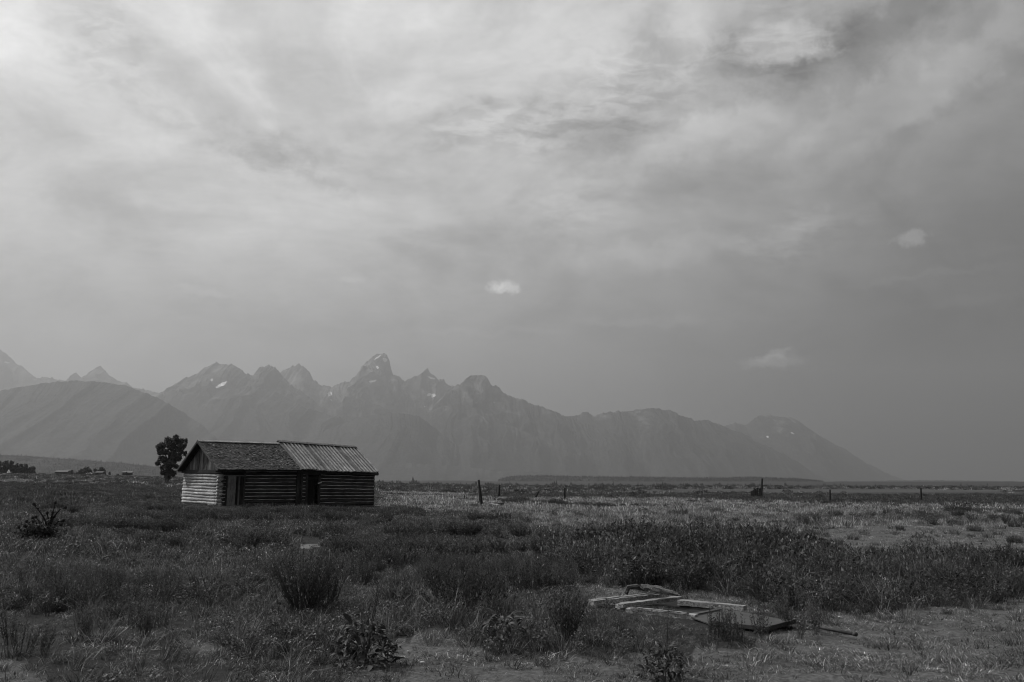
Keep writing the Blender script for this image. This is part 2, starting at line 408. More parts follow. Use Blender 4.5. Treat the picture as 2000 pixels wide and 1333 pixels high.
# ------------------------------------------------------------------ the ground sheet
def ground_mat(tt):
    p = geopos(tt); dry = attr(tt, 'dry'); straw = attr(tt, 'straw'); soil = attr(tt, 'soil'); far = attr(tt, 'far')
    fine = tt.noise(p, 18, 6, .75); midn = tt.noise(p, 1.6, 5, .6); big = tt.noise(tt.mapping(p, scale=(.2, 1, 1)), .06, 5, .62)
    big2 = tt.noise(tt.mapping(p, scale=(.12, 1, 1)), .011, 6, .6)
    base = tt.mapr(fine, .3, .7, .014, .045)
    dv = tt.mapr(fine, .3, .7, .12, .28); sv = tt.math('MULTIPLY', tt.mapr(fine, .32, .68, .035, .15), tt.mapr(midn, .3, .7, .75, 1.2))
    so = tt.math('MULTIPLY', tt.mapr(fine, .3, .7, .10, .26), tt.mapr(midn, .4, .6, .6, 1.1))
    v = tt.mix(dry, base, dv); v = tt.mix(straw, v, sv); v = tt.mix(tt.mapr(tt.math('ADD', soil, tt.math('MULTIPLY', tt.math('SUBTRACT', tt.noise(p, 5.0, 5, .7), .5), 1.5)), .55, .85, 0, 1), v, so)
    fv = tt.math('MULTIPLY', tt.mapr(big, .35, .65, .040, .085), tt.mapr(big2, .35, .65, .65, 1.35))
    fv = tt.mix(attr(tt, 'woods'), fv, tt.mapr(big, .35, .65, .03, .055))
    return tt.mix(far, v, fv)
M['ground'] = mat('sagebrush_flat_soil', 0, ground_mat, .95, .1, .03, lambda tt: tt.noise(geopos(tt), 14, 6, .7))
thetas = np.concatenate([np.linspace(-180, -50, 27)[:-1], np.linspace(-50, 50, 760), np.linspace(50, 180, 27)[1:]])
rings = np.concatenate([[0.01], np.geomspace(1.2, 400, 210), np.geomspace(420, 18600, 90)])
TH, RR = np.meshgrid(np.radians(thetas), rings, indexing='ij')
GX, GY = RR * np.sin(TH), RR * np.cos(TH)
GZ = H(GX, GY); GZ += (fbm(GX * 2.2, GY * 2.2, 41, 3) - .5) * .07 * (1 - sst(RR, 12, 40))
dry, straw, soil, _, _ = zone(GX, np.maximum(GY, .5))
far = sst(RR, 90, 170)
dry = np.where(GY > 0, dry * (1 - far), 0); straw = np.where(GY > 0, straw, 1) * (1 - far)
g_ob = link('ground', grid_mesh('ground', np.stack([GX, GY, GZ], -1)[:, ::1], True, dict(dry=dry, straw=straw, soil=soil * (GY > 0), far=far, woods=sst(RR, 1450, 1650))), M['ground'])
g_ob.data.flip_normals() if g_ob.data.polygons[5000].normal.z < 0 else None
tag(g_ob, 'dark grassy sagebrush flat running out to the mountains', None, None, 'structure')

# ------------------------------------------------------------------ mountains
def rock_mat(lo, hi, wood, ridge_name):
    def fn(tt):
        p = geopos(tt); sn = attr(tt, 'snow'); hh = attr(tt, 'hgt')
        n1 = tt.noise(tt.mapping(p, scale=(1, .5, 1.2)), .0035, 8, .68, .5); n2 = tt.noise(tt.mapping(p, rot=(0, R(35), 0), scale=(1, .4, .35)), .006, 6, .65)
        rock = tt.math('MULTIPLY', tt.mapr(n1, .40, .60, lo, hi), tt.mapr(n2, .40, .60, .65, 1.3))
        tree = tt.math('MULTIPLY', tt.mapr(n2, .40, .60, .030, .048), tt.mapr(tt.noise(p, .022, 4, .7), .38, .62, .6, 1.5))
        f = tt.mapr(tt.math('ADD', hh, tt.math('MULTIPLY', tt.math('SUBTRACT', n1, .5), 1.6)), wood - .12, wood + .12, 0, 1)
        v = tt.mix(f, tree, rock)
        s = tt.mapr(tt.math('ADD', sn, tt.math('MULTIPLY', tt.math('SUBTRACT', n2, .5), .9)), .50, .58, 0, 1)
        return tt.mix(s, v, .85)
    return mat(ridge_name, 0, fn, .95, .05, 25.0, lambda tt: tt.noise(geopos(tt), .012, 8, .7))
def ridge(name, label, crest, D, lo=.06, hi=.17, wood=.45, jag=3.0, snow=(), base=-5.0, run=1.7, back=1.2, seed=1, relief=.5, dx=1.5, rows=56, dvar=350):
    cx = np.array([c[0] for c in crest], float); cy = np.array([c[1] for c in crest], float)
    xs = np.arange(cx[0], cx[-1] + .01, dx)
    ys = np.interp(xs, cx, cy)
    env = np.minimum(1, np.minimum(xs - xs[0], xs[-1] - xs) / 25 + .15)
    ys = ys + ((fbm(xs / 16, xs * 0, seed, 5, .62) - .5) * jag * 3.2 - (ridged(xs / 12, xs * 0 + 3, seed + 5, 5) - .62) * jag * 3.4) * env
    DD = D + (fbm(xs / 60, xs * 0, seed + 9, 3) - .5) * 2 * dvar
    dvx = np.array([ray(x, y) for x, y in zip(xs, ys)]); s = DD / dvx[:, 1]
    Pc = CAM + dvx * s[:, None]
    hgt = np.maximum(Pc[:, 2] - base, 1.0)
    hs = np.convolve(np.pad(hgt, 20, 'edge'), np.ones(41) / 41, 'valid')
    tf = np.concatenate([-np.linspace(1, 0, rows) ** 1.15, np.linspace(0, 1, 14)[1:]])
    T, _ = np.meshgrid(tf, xs, indexing='xy')
    at_ = np.abs(T); X = Pc[:, 0][:, None] + 0 * T
    Y = Pc[:, 1][:, None] + np.where(T < 0, T * (hs * run + 250)[:, None], T * (hs * back + 200)[:, None])
    prof = (1 - at_) ** 1.12
    win = np.clip(at_ * 5, 0, 1) * np.clip((1 - at_) * 2.2, 0, 1)
    wx = X + (fbm(X / 1500, Y / 1500, seed + 3, 2) - .5) * 700
    rn = ridged(wx / 1300, Y / 2600, seed + 1, 5) - .55
    rn2 = ridged((wx + Y * .25) / 420, Y / 1500, seed + 2, 4) - .55
    Z = base + hgt[:, None] * prof + hs[:, None] * win * relief * (rn * .50 + rn2 * .40)
    X = X + (fbm(wx / 700, Y / 700, seed + 6, 3) - .5) * hs[:, None] * .35 * win
    Z = np.where(T < 0, np.minimum(Z, (Pc[:, 2] - 2)[:, None] * np.where(at_ > 0, Y / Pc[:, 1][:, None], 1) + 4), Z)
    Z = np.where(at_ >= .999, base - 60, Z)
    sn = np.zeros_like(Z)
    px = 1000 + FPX * X / (Y * math.cos(PITCH) + (Z - EYE) * math.sin(PITCH))
    py = 666.5 - FPX * (-Y * math.sin(PITCH) + (Z - EYE) * math.cos(PITCH)) / (Y * math.cos(PITCH) + (Z - EYE) * math.sin(PITCH))
    for (sx, sy, ax, ay, rt, am) in snow:
        c_, s_ = math.cos(R(rt)), math.sin(R(rt)); a = (px - sx) * c_ + (py - sy) * s_; b = -(px - sx) * s_ + (py - sy) * c_
        sn = np.maximum(sn, am * np.exp(-((a / (ax * 1.15)) ** 2 + ((b + 2.2 * (fbm(a / 4, b / 9, 7, 3) - .5) * 2) / (ay * .8)) ** 2)) * (.72 + .56 * fbm(px / 3, py / 3, 8, 3)))
    sn = np.where(T <= 0, sn, 0)
    hn = (Z - base) / 2300.0
    o = link(name, grid_mesh(name, np.stack([X, Y, Z], -1), False, dict(snow=sn, hgt=hn)), rock_mat(lo, hi, wood, name + '_rock'))
    if o.data.polygons[200].normal.z < 0: o.data.flip_normals()
    return tag(o, label, None, None, 'structure')

ridge('mountain', 'far southern peaks of the range with a small pointed horn', [(-90, 700), (-40, 672), (0, 684), (15, 695), (33, 708), (45, 718), (58, 732), (75, 738), (95, 737), (115, 742), (132, 744), (141, 733), (148, 728), (156, 738), (175, 732), (186, 722), (197, 716), (205, 722), (212, 733), (225, 741), (250, 750), (262, 760), (300, 766), (330, 770), (360, 800)],
      14500, snow=[(14, 708, 10, 4, 10, .6)], seed=11, wood=.55, jag=2.2)
ridge('mountain', 'dark forested shoulder filling the left foot of the range', [(-120, 740), (0, 764), (60, 752), (110, 746), (150, 744), (200, 747), (250, 754), (285, 768), (320, 782), (360, 806), (400, 835), (430, 862), (480, 893), (540, 925), (580, 940)],
      8700, lo=.04, hi=.09, wood=.75, seed=23, jag=1.2, relief=.17)
ridge('mountain', 'broad rocky peak with snow fields behind the cabin roof', [(300, 778), (318, 768), (345, 750), (372, 733), (385, 730), (405, 715), (423, 709), (432, 714), (450, 711), (465, 718), (477, 728), (487, 733), (495, 733), (503, 720), (515, 715), (525, 714), (540, 722), (548, 735), (560, 745), (575, 755), (590, 765), (620, 790), (640, 800), (660, 808), (680, 835), (700, 848), (760, 890), (810, 930)],
      12200, snow=[(432, 752, 16, 5, -28, .9), (414, 742, 4, 7, 30, .8), (427, 740, 5, 4, 0, .6)], seed=31, wood=.62, jag=2.6)
ridge('mountain', 'highest jagged summit of the range streaked with snow', [(530, 745), (548, 732), (560, 718), (575, 712), (585, 711), (598, 718), (606, 728), (612, 740), (625, 752), (640, 755), (655, 752), (685, 742), (690, 735), (703, 725), (706, 715), (720, 703), (733, 692), (745, 688), (755, 690), (760, 700), (764, 718), (768, 728), (780, 733), (788, 745), (791, 749), (797, 740), (810, 735), (822, 728), (835, 721), (845, 732), (857, 743), (866, 741), (870, 750), (885, 756), (900, 760), (940, 790), (980, 840)],
      14300, snow=[(737, 698, 13, 2.5, -35, .75), (752, 703, 6, 6, 0, .8), (728, 744, 10, 4, -10, .8), (738, 718, 6, 4, 30, .7), (644, 770, 6, 9, 0, .75), (650, 783, 10, 4, 20, .8), (842, 738, 9, 3, 20, .9), (843, 772, 13, 5, 5, .85), (829, 794, 8, 3, 0, .75), (725, 775, 5, 3, 0, .6), (755, 785, 12, 2.5, 5, .55)],
      seed=47, wood=.55, jag=2.6)
ridge('mountain', 'craggy twin pointed peak right of the highest summit', [(850, 790), (868, 770), (885, 757), (893, 752), (903, 750), (912, 742), (920, 736), (930, 733), (937, 732), (945, 731), (953, 738), (960, 752), (967, 754), (975, 756), (981, 767), (995, 772), (1020, 777), (1035, 786), (1060, 795), (1080, 805), (1110, 818), (1150, 832), (1185, 842), (1240, 866), (1300, 900), (1345, 930), (1370, 942)],
      12300, snow=[(965, 785, 9, 3, 40, .7), (960, 770, 6, 2, 10, .6), (1005, 800, 6, 3, 10, .6), (985, 795, 5, 3, 0, .5)], seed=53, wood=.55, jag=2.8)
ridge('mountain', 'long rounded ridge in the middle right of the range', [(1090, 822), (1105, 814), (1120, 812), (1135, 808), (1148, 802), (1160, 810), (1175, 806), (1200, 803), (1220, 805), (1245, 801), (1275, 799), (1290, 801), (1310, 803), (1330, 810), (1355, 820), (1390, 824), (1415, 835), (1440, 842), (1480, 862), (1530, 885), (1590, 925), (1630, 944)],
      13200, seed=61, wood=.62, jag=1.9, relief=.4)
ridge('mountain', 'pale flat topped massif at the right end of the range', [(1395, 845), (1420, 830), (1435, 826), (1455, 830), (1470, 820), (1485, 812), (1505, 810), (1520, 813), (1545, 815), (1560, 823), (1580, 840), (1610, 858), (1650, 878), (1690, 903), (1730, 923), (1780, 944)],
      16500, snow=[(1500, 853, 7, 3, 0, .75), (1548, 846, 8, 2.5, 25, .85), (1505, 843, 3, 4, 0, .6)], seed=71, wood=.6, jag=1.2, relief=.35)
ridge('foothill', 'dark wooded spur below the highest summit', [(560, 860), (640, 838), (680, 822), (720, 812), (760, 806), (800, 807), (830, 820), (860, 846), (900, 878), (960, 913), (1010, 938)],
      10400, lo=.05, hi=.12, wood=.62, seed=83, jag=1.6, relief=.3)
ridge('foothill', 'second wooded spur with scree below the twin peak', [(800, 838), (830, 812), (860, 795), (890, 790), (925, 797), (960, 812), (1000, 832), (1040, 850), (1090, 874), (1150, 902), (1230, 938)],
      11200, lo=.05, hi=.20, wood=.48, seed=89, jag=1.6, relief=.3)
ridge('foothill', 'steep forested face under the broad rocky peak', [(300, 850), (360, 800), (400, 775), (440, 760), (490, 754), (530, 762), (560, 778), (600, 800), (640, 808), (665, 815), (690, 842), (730, 880), (780, 915), (820, 938)],
      11000, lo=.04, hi=.12, wood=.62, seed=97, jag=1.6, relief=.3)
ridge('foothill', 'low wooded apron at the foot of the range', [(520, 938), (620, 915), (700, 908), (800, 905), (900, 912), (1000, 920), (1120, 926), (1250, 936), (1300, 942)],
      8800, lo=.04, hi=.07, wood=.9, seed=101, jag=.8, relief=.2, rows=24)
lr = ridge('wooded_ridge', 'long low wooded ridge descending behind the left farm', [(-140, 880), (0, 889), (60, 892), (140, 897), (220, 903), (300, 911), (380, 918), (460, 926), (540, 935), (580, 940)],
      3200, lo=.03, hi=.06, wood=.9, seed=103, jag=.7, relief=.15, rows=24, base=0, run=6, dvar=60)
rr_ = ridge('wooded_ridge', 'flat wooded bench in the middle distance beyond the posts', [(972, 940), (980, 935), (1000, 931), (1040, 929.5), (1120, 931), (1200, 932), (1300, 933.5), (1400, 934), (1460, 932.5), (1500, 934), (1560, 936), (1595, 941)],
      3900, lo=.03, hi=.06, wood=.9, seed=107, jag=.5, relief=.1, rows=20, base=-2, run=4, dvar=40)
rr2 = ridge('wooded_ridge', 'very low far wooded rise on the right horizon', [(1590, 943), (1640, 940), (1720, 939.5), (1820, 938.5), (1900, 939.5), (2000, 941), (2150, 943)],
      7000, lo=.03, hi=.06, wood=.9, seed=109, jag=.4, relief=.1, rows=16, base=-2, run=4, dvar=40)

# ------------------------------------------------------------------ scattering
def grey_tone(lo, hi, patch=.35):
    def fn(tt):
        v = tt.math('MULTIPLY', attr(tt, 'tone'), tt.mapr(objrand(tt), 0, 1, lo, hi))
        return tt.math('MULTIPLY', v, tt.mapr(tt.noise(geopos(tt), .45, 4, .6), .35, .65, 1 - patch, 1 + patch))
    return fn
M['g_green'] = mat('green_grass', 0, grey_tone(.040, .10), .5, .35, transl=.3)
M['g_dry'] = mat('dry_grass', 0, grey_tone(.13, .26, .35), .55, .3, transl=.3)
M['g_straw'] = mat('straw_mat', 0, grey_tone(.10, .24, .35), .6, .3, transl=.2)
M['leafy'] = mat('herb_leaf', 0, grey_tone(.035, .09), .5, .35, transl=.25)
M['sage'] = mat('sagebrush_leaf', 0, grey_tone(.045, .11, .2), .7, .2, transl=.2)
M['brush'] = mat('dark_brush_leaf', 0, grey_tone(.026, .055), .6, .25, transl=.15)
M['sage_pale'] = mat('pale_sagebrush_leaf', 0, grey_tone(.07, .16, .2), .7, .2, transl=.2)
M['conifer'] = mat('conifer_needles', .055, None, .9, .1)
M['bark'] = mat('bark', 0, lambda tt: tt.mapr(tt.noise(objc(tt), 4, 5, .6), .3, .7, .04, .09), .9, .1)
M['leaves'] = mat('cottonwood_leaf', 0, lambda tt: tt.math('MULTIPLY', attr(tt, 'tone'), .065), .6, .25, transl=.2)

SRC = {}
def src_obj(name, me, m):
    me.materials.append(m); o = bpy.data.objects.new(name, me); return o
def blade(mb, x, y, h, wd, az, lean, bend, tone, head=False):
    ca, sa = math.cos(az), math.sin(az); ra = random.uniform(0, 2 * math.pi); sx, sy = math.cos(ra) * wd / 2, math.sin(ra) * wd / 2
    pts = []
    for k, wk in ((0, 1), (.55, .75), (1, 0)):
        r_ = h * (lean * k + bend * k * k); z = h * k * math.sqrt(max(.05, 1 - min(.9, (lean * k + bend * k * k * .6)) ** 2))
        c = (x + ca * r_, y + sa * r_, z)
        if wk: pts += [(c[0] - sx * wk, c[1] - sy * wk, c[2]), (c[0] + sx * wk, c[1] + sy * wk, c[2])]
        else: pts.append(c)
    mb.add(pts, [(0, 1, 3, 2), (2, 3, 4)], tone)
    if head:
        c = Vector(pts[4]); hw = wd * 1.1; L_ = h * .10
        mb.add([c + Vector((0, 0, -L_ * .3)), c + Vector((hw, 0, L_ * .2)), c + Vector((0, 0, L_)), c + Vector((-hw, 0, L_ * .2)), c + Vector((0, hw, L_ * .2)), c + Vector((0, -hw, L_ * .2))],
               [(0, 1, 2, 3), (0, 4, 2, 5)], tone * 1.25)
def tuft(name, m, n, rad, h0, h1, wd, lean=.35, bend=.5, heads=0.0, wind=0.0, tone=(.5, 1.6), flat=0):
    mb = MB()
    for i in range(n):
        a = random.uniform(0, 2 * math.pi); r_ = rad * math.sqrt(random.random())
        h = random.uniform(h0, h1); az = a + random.uniform(-.9, .9)
        if random.random() < wind: az = random.uniform(-.6, .9)
        tn = random.uniform(*tone) * (random.uniform(1.8, 3.6) if random.random() < .20 else .72)
        blade(mb, r_ * math.cos(a), r_ * math.sin(a), h, wd * random.uniform(.7, 1.3), az, random.uniform(0, lean) + flat, random.uniform(.1, bend), tn, random.random() < heads)
    return src_obj(name, mb.mesh(name), m)
def herb(name, m, n, rad, h, leaf, tone=(.5, 1.5)):
    mb = MB()
    for i in range(n):
        a = random.uniform(0, 2 * math.pi); r_ = rad * math.sqrt(random.random()); top = h * (1 - (r_ / rad) ** 2 * .5) * random.uniform(.35, 1)
        c = Vector((r_ * math.cos(a), r_ * math.sin(a), top)); d = Vector((random.uniform(-1, 1), random.uniform(-1, 1), random.uniform(-.2, .9))).normalized()
        s_ = d.cross(Vector((random.uniform(-1, 1), random.uniform(-1, 1), random.uniform(-1, 1)))).normalized(); L_ = leaf * random.uniform(.6, 1.4)
        mb.add([c - d * L_ * .5, c + s_ * L_ * .22, c + d * L_ * .5, c - s_ * L_ * .22], [(0, 1, 2, 3)], random.uniform(*tone))
    for i in range(n // 8):
        a = random.uniform(0, 2 * math.pi); r_ = rad * .6 * random.random()
        blade(mb, r_ * math.cos(a), r_ * math.sin(a), h * random.uniform(.6, 1), .004 * (leaf / .03), a, .3, .2, .7)
    return src_obj(name, mb.mesh(name), m)
def wand(name, m, n, rad, h, leaf, tone=(.4, 1.6)):
    mb = MB()
    for i in range(n):
        a = random.uniform(0, 2 * math.pi); r_ = rad * math.sqrt(random.random()); hh = h * random.uniform(.5, 1)
        b = Vector((r_ * .35 * math.cos(a), r_ * .35 * math.sin(a), 0)); c = Vector((r_ * math.cos(a), r_ * math.sin(a), hh)); w0 = leaf * .12
        mb.add([b - Vector((w0, 0, 0)), b + Vector((w0, 0, 0)), c], [(0, 1, 2)], .5)
        for k in range(26):
            f_ = .25 + .75 * (k + random.random()) / 26; p = b.lerp(c, f_); d = Vector((random.gauss(0, .6), random.gauss(0, .6), 1)).normalized() * leaf * random.uniform(.6, 1.3); s_ = d.cross(Vector((random.uniform(-1, 1), random.uniform(-1, 1), .1))).normalized() * leaf * .22
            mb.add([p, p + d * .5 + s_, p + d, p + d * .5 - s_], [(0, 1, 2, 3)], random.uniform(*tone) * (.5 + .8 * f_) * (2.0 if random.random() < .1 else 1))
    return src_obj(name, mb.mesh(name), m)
def scatter(name, label, XY, scl, idx, sources, mt_kind='stuff', tilt=.12, sink=.01, zs=None, cat='grass'):
    n = len(XY); me = bpy.data.meshes.new(name); me.vertices.add(n)
    z = H(XY[:, 0], XY[:, 1]) - sink if zs is None else zs
    me.vertices.foreach_set('co', np.column_stack([XY, z]).astype(np.float32).reshape(-1))
    rot = np.column_stack([rng.normal(0, tilt, n), rng.normal(0, tilt, n), rng.uniform(0, 2 * math.pi, n)])
    a = me.attributes.new('rot', 'FLOAT_VECTOR', 'POINT'); a.data.foreach_set('vector', rot.astype(np.float32).reshape(-1))
    a = me.attributes.new('scl', 'FLOAT', 'POINT'); a.data.foreach_set('value', scl.astype(np.float32))
    a = me.attributes.new('idx', 'INT', 'POINT'); a.data.foreach_set('value', idx.astype(np.int32))
    me.update(); o = link(name, me); tag(o, label, cat, None, mt_kind)
    col = bpy.data.collections.new('kinds_of_' + name)
    for s in sources: col.objects.link(s)
    g = bpy.data.node_groups.new(name, 'GeometryNodeTree')
    g.interface.new_socket('Geometry', in_out='INPUT', socket_type='NodeSocketGeometry'); g.interface.new_socket('Geometry', in_out='OUTPUT', socket_type='NodeSocketGeometry')
    gi = g.nodes.new('NodeGroupInput'); go = g.nodes.new('NodeGroupOutput')
    ci = g.nodes.new('GeometryNodeCollectionInfo'); ci.inputs['Collection'].default_value = col; ci.inputs['Separate Children'].default_value = True; ci.inputs['Reset Children'].default_value = True
    ip = g.nodes.new('GeometryNodeInstanceOnPoints')
    def na(nm, ty):
        q_ = g.nodes.new('GeometryNodeInputNamedAttribute'); q_.data_type = ty; q_.inputs[0].default_value = nm
        return [s for s in q_.outputs if s.enabled and s.name == 'Attribute'][0]
    e2r = g.nodes.new('FunctionNodeEulerToRotation')
    g.links.new(gi.outputs[0], ip.inputs['Points']); g.links.new(ci.outputs[0], ip.inputs['Instance']); ip.inputs['Pick Instance'].default_value = True
    g.links.new(na('idx', 'INT'), ip.inputs['Instance Index']); g.links.new(na('rot', 'FLOAT_VECTOR'), e2r.inputs[0]); g.links.new(e2r.outputs[0], ip.inputs['Rotation'])
    g.links.new(na('scl', 'FLOAT'), ip.inputs['Scale']); g.links.new(ip.outputs[0], go.inputs[0])
    md = o.modifiers.new('scatter', 'NODES'); md.node_group = g
    return o
def field_points(d0, d1, per_m2, half=.74, seed=0):
    r_ = np.random.default_rng(seed); A = half * (d1 * d1 - d0 * d0); n = int(A * per_m2)
    y = np.sqrt(r_.uniform(d0 * d0, d1 * d1, n)); x = r_.uniform(-half, half, n) * y
    return x, y, r_.random(n)

# cabin placement (needed to keep grass out of it)
TH_C = R(46.0)
C0 = at_depth(428, 988, 46.0)
E1 = np.array([math.cos(TH_C), math.sin(TH_C), 0]); E2 = np.array([-math.sin(TH_C), math.cos(TH_C), 0])
def cab_xy(x, y): return (x - C0[0]) * E1[0] + (y - C0[1]) * E1[1], (x - C0[0]) * E2[0] + (y - C0[1]) * E2[1]
def outside_cabin(x, y):
    a, b = cab_xy(x, y); return ~((a > -.05) & (a < 10.7) & (b > -.05) & (b < 4.8))
SHEET = [(1335, 1199), (1405, 1190), (1560, 1214), (1498, 1231), (1388, 1219)]
def off_sheet(x, y):
    u, v = U_(x, y), V_(x, y); q1 = inpoly(u, v, [(1325, 1194), (1430, 1188), (1500, 1212), (1540, 1222), (1500, 1240), (1380, 1230)])
    q2 = inpoly(u, v, [(1225, 1178), (1320, 1168), (1400, 1190), (1335, 1200)])
    return ~(q1 | q2)

# ------------------------------------------------------------------ grass
G = 'g_green'
near_src = [tuft('kind_a', M[G], 60, .13, .16, .38, .0085, .7, 1.1, .0, .35), tuft('kind_b', M[G], 46, .14, .22, .50, .008, .5, 1.0, .10, .6),
            tuft('kind_c', M[G], 70, .15, .08, .24, .009, .9, 1.2, 0, .3), tuft('kind_d', M['g_dry'], 12, .12, .18, .48, .006, .5, 1.0, .2, .7),
            herb('kind_e', M['leafy'], 120, .16, .32, .040, (.3, 3.2)), tuft('kind_f', M[G], 46, .07, .10, .22, .007, .7, .9, 0, .1), wand('kind_g', M['sage'], 16, .12, .42, .022), herb('kind_h', M['brush'], 150, .18, .42, .045, (.3, 2.0))]
straw_src = [tuft('kind_a_straw', M['g_straw'], 80, .18, .03, .08, .008, 1.0, 1.2, 0, .2, (.4, 1.7), .5), tuft('kind_b_straw', M['g_straw'], 70, .16, .03, .11, .008, .8, .9, 0, .2, (.4, 1.4), .2),
             tuft('kind_c_straw', M['g_green'], 46, .12, .04, .12, .007, .8, .9)]
mid_src = [tuft('kind_a_mid', M[G], 80, .28, .16, .40, .015, .4, .7, .0, .4), tuft('kind_b_mid', M[G], 70, .26, .20, .48, .015, .35, .7, .10, .5),
           herb('kind_c_mid', M['leafy'], 150, .28, .34, .075, (.3, 2.6)), tuft('kind_d_mid', M['g_dry'], 34, .25, .22, .5, .008, .3, .6, .4, .6), tuft('kind_e_mid', M[G], 80, .3, .06, .2, .016, .6, .8), wand('kind_f_mid', M['sage'], 30, .28, .5, .045), herb('kind_g_mid', M['brush'], 190, .32, .42, .07, (.3, 2.0))]
dry_src = [tuft('kind_a_dry', M['g_dry'], 90, .28, .12, .34, .010, .4, .7, .05, .5), tuft('kind_b_dry', M['g_dry'], 70, .3, .06, .2, .010, .6, .8, 0, .4),
           tuft('kind_c_dry', M['g_straw'], 80, .3, .05, .18, .010, .6, .8, 0, .4), herb('kind_d_dry', M['sage'], 120, .24, .26, .06)]
far_src = [tuft('kind_a_far', M[G], 130, .75, .16, .40, .03, .4, .6), tuft('kind_b_far', M[G], 110, .8, .10, .28, .035, .5, .7), herb('kind_c_far', M['sage'], 150, .5, .42, .12), tuft('kind_d_far', M['g_dry'], 100, .8, .10, .30, .03, .4, .6)]

def keep_paths(x, y, soil, r_): return (soil < .5) | (r_ < .06)
# dark rank growth: clumpy heights
def rank(x, y): return fbm(x / 1.6, y / 1.6, 77, 3) * .6 + fbm(x / 5, y / 5, 78, 3) * .8
TALL = [(1060, 1060), (1200, 1055), (1450, 1062), (1600, 1078), (1680, 1100), (1780, 1104), (1860, 1100), (1960, 1125), (2040, 1150), (1960, 1172), (1800, 1182), (1700, 1204),
        (1560, 1200), (1480, 1180), (1300, 1160), (1120, 1130)]
def pick(x, y, r_, dry, straw, soil, d0):
    keep = np.ones(len(x), bool)
    tall = inpoly(U_(x, y) + (fbm(x, y, 3) - .5) * 40, V_(x, y), TALL)
    h = (.34 + .50 * (rank(x, y) - .35) + (.42 - .14 * sst(U_(x, y), 1550, 1750)) * tall) * (.55 + .45 * sst(np.hypot((x + 12.5) / 8.5, (y - 46) / 7), .8, 1.5))
    uu, vv = U_(x, y), V_(x, y); fr = inpoly(uu, vv, [(1120, 1150), (1480, 1150), (1510, 1250), (1150, 1215)]); h = np.where(fr, h * .50, h); keep = ~(fr & (rng.random(len(x)) < .5))
    h *= np.exp(rng.normal(0, .16, len(x)))
    return keep, h, tall
def build_band(name, label, d0, d1, per, sources, seed, lod):
    x, y, r_ = field_points(d0, d1, per, seed=seed)
    dry, straw, soil, u, v = zone(x, y, ragged=1.0)
    clumpf = fbm(x / .55 + 8, y / .55, 191, 2)
    kp0, h, tall = pick(x, y, r_, dry, straw, soil, d0); fr_ = inpoly(u, v, [(1110, 1130), (1500, 1130), (1540, 1260), (1130, 1235)])
    h = np.where(inpoly(u, v, [(1330, 1190), (1480, 1190), (1570, 1220), (1530, 1265), (1360, 1250)]), h * .55, h)
    h = np.where(inpoly(u, v, [(1190, 1188), (1400, 1198), (1560, 1225), (1560, 1300), (1380, 1300), (1240, 1262), (1190, 1230)]), h * .55, h)
    h = np.where(inpoly(u, v, [(566, 1060), (636, 1060), (640, 1118), (578, 1118)]), h * .22, h)
    n = len(x); k = rng.random(n); idx = np.zeros(n, int)
    h = h * (.62 + .75 * clumpf)
    bald = fbm(x / 2.3 + 40, y / 2.3, 91, 3)
    if lod == 0:
        idx = np.select([k < .24, k < .42, k < .58, k < .64, k < .92], [0, 1, 2, 3, 4], 5)
        k5 = rng.random(n); idx = np.where(tall, np.select([k5 < .24, k5 < .40, k5 < .52, k5 < .78], [7, 6, 4, 0], 1), idx)
        ok = (dry < .5) & (straw < .5) & keep_paths(x, y, soil, r_) & ((bald > .42) | tall | (r_ < .2))
        # a few lone tufts on the straw
        ok |= (straw > .5) & (r_ < .02) & (fbm(x / 1.2, y / 1.2, 55, 2) > .5); h = np.where(straw > .5, h * .65, h)
        idx = np.where(straw > .5, 5, idx)
    elif lod == 1:
        idx = np.select([k < .26, k < .42, k < .72, k < .78], [0, 1, 2, 3], 4)
        k5 = rng.random(n); idx = np.where(tall, np.select([k5 < .26, k5 < .44, k5 < .50, k5 < .80], [6, 5, 2, 0], 1), idx)
        ok = (dry < .5) & (straw < .5) & keep_paths(x, y, soil, r_)
        ok |= (dry > .5) & (r_ < .10) & (fbm(x / 2, y / 2, 56, 2) > .5)
    wz = fbm(x / 2.6 + 5, y / 2.6, 133, 3) + .22 * inpoly(u, v, [(820, 1090), (1130, 1080), (1150, 1230), (960, 1250), (820, 1200)]); wm = (wz > .66) & (rng.random(n) < .35) & ~fr_ & (straw < .5) & (dry < .5) & ~inpoly(u, v, [(550, 1050), (650, 1050), (660, 1130), (560, 1130)])
    idx = np.where(wm, 6 if lod == 0 else 5, idx); h = np.where(wm, np.maximum(h, .75) * 1.15, h)
    ok &= outside_cabin(x, y) & off_sheet(x, y) & kp0
    return scatter(name, label, np.column_stack([x, y])[ok], h[ok] * (1.0 if lod else .95), idx[ok], sources)
build_band('grass', 'dark rank grass and herbs covering the near field', 4.5, 15, 80, near_src, 1, 0)
build_band('grass', 'dark rank grass of the field in front of the cabin', 14.5, 40, 18, mid_src, 2, 1)
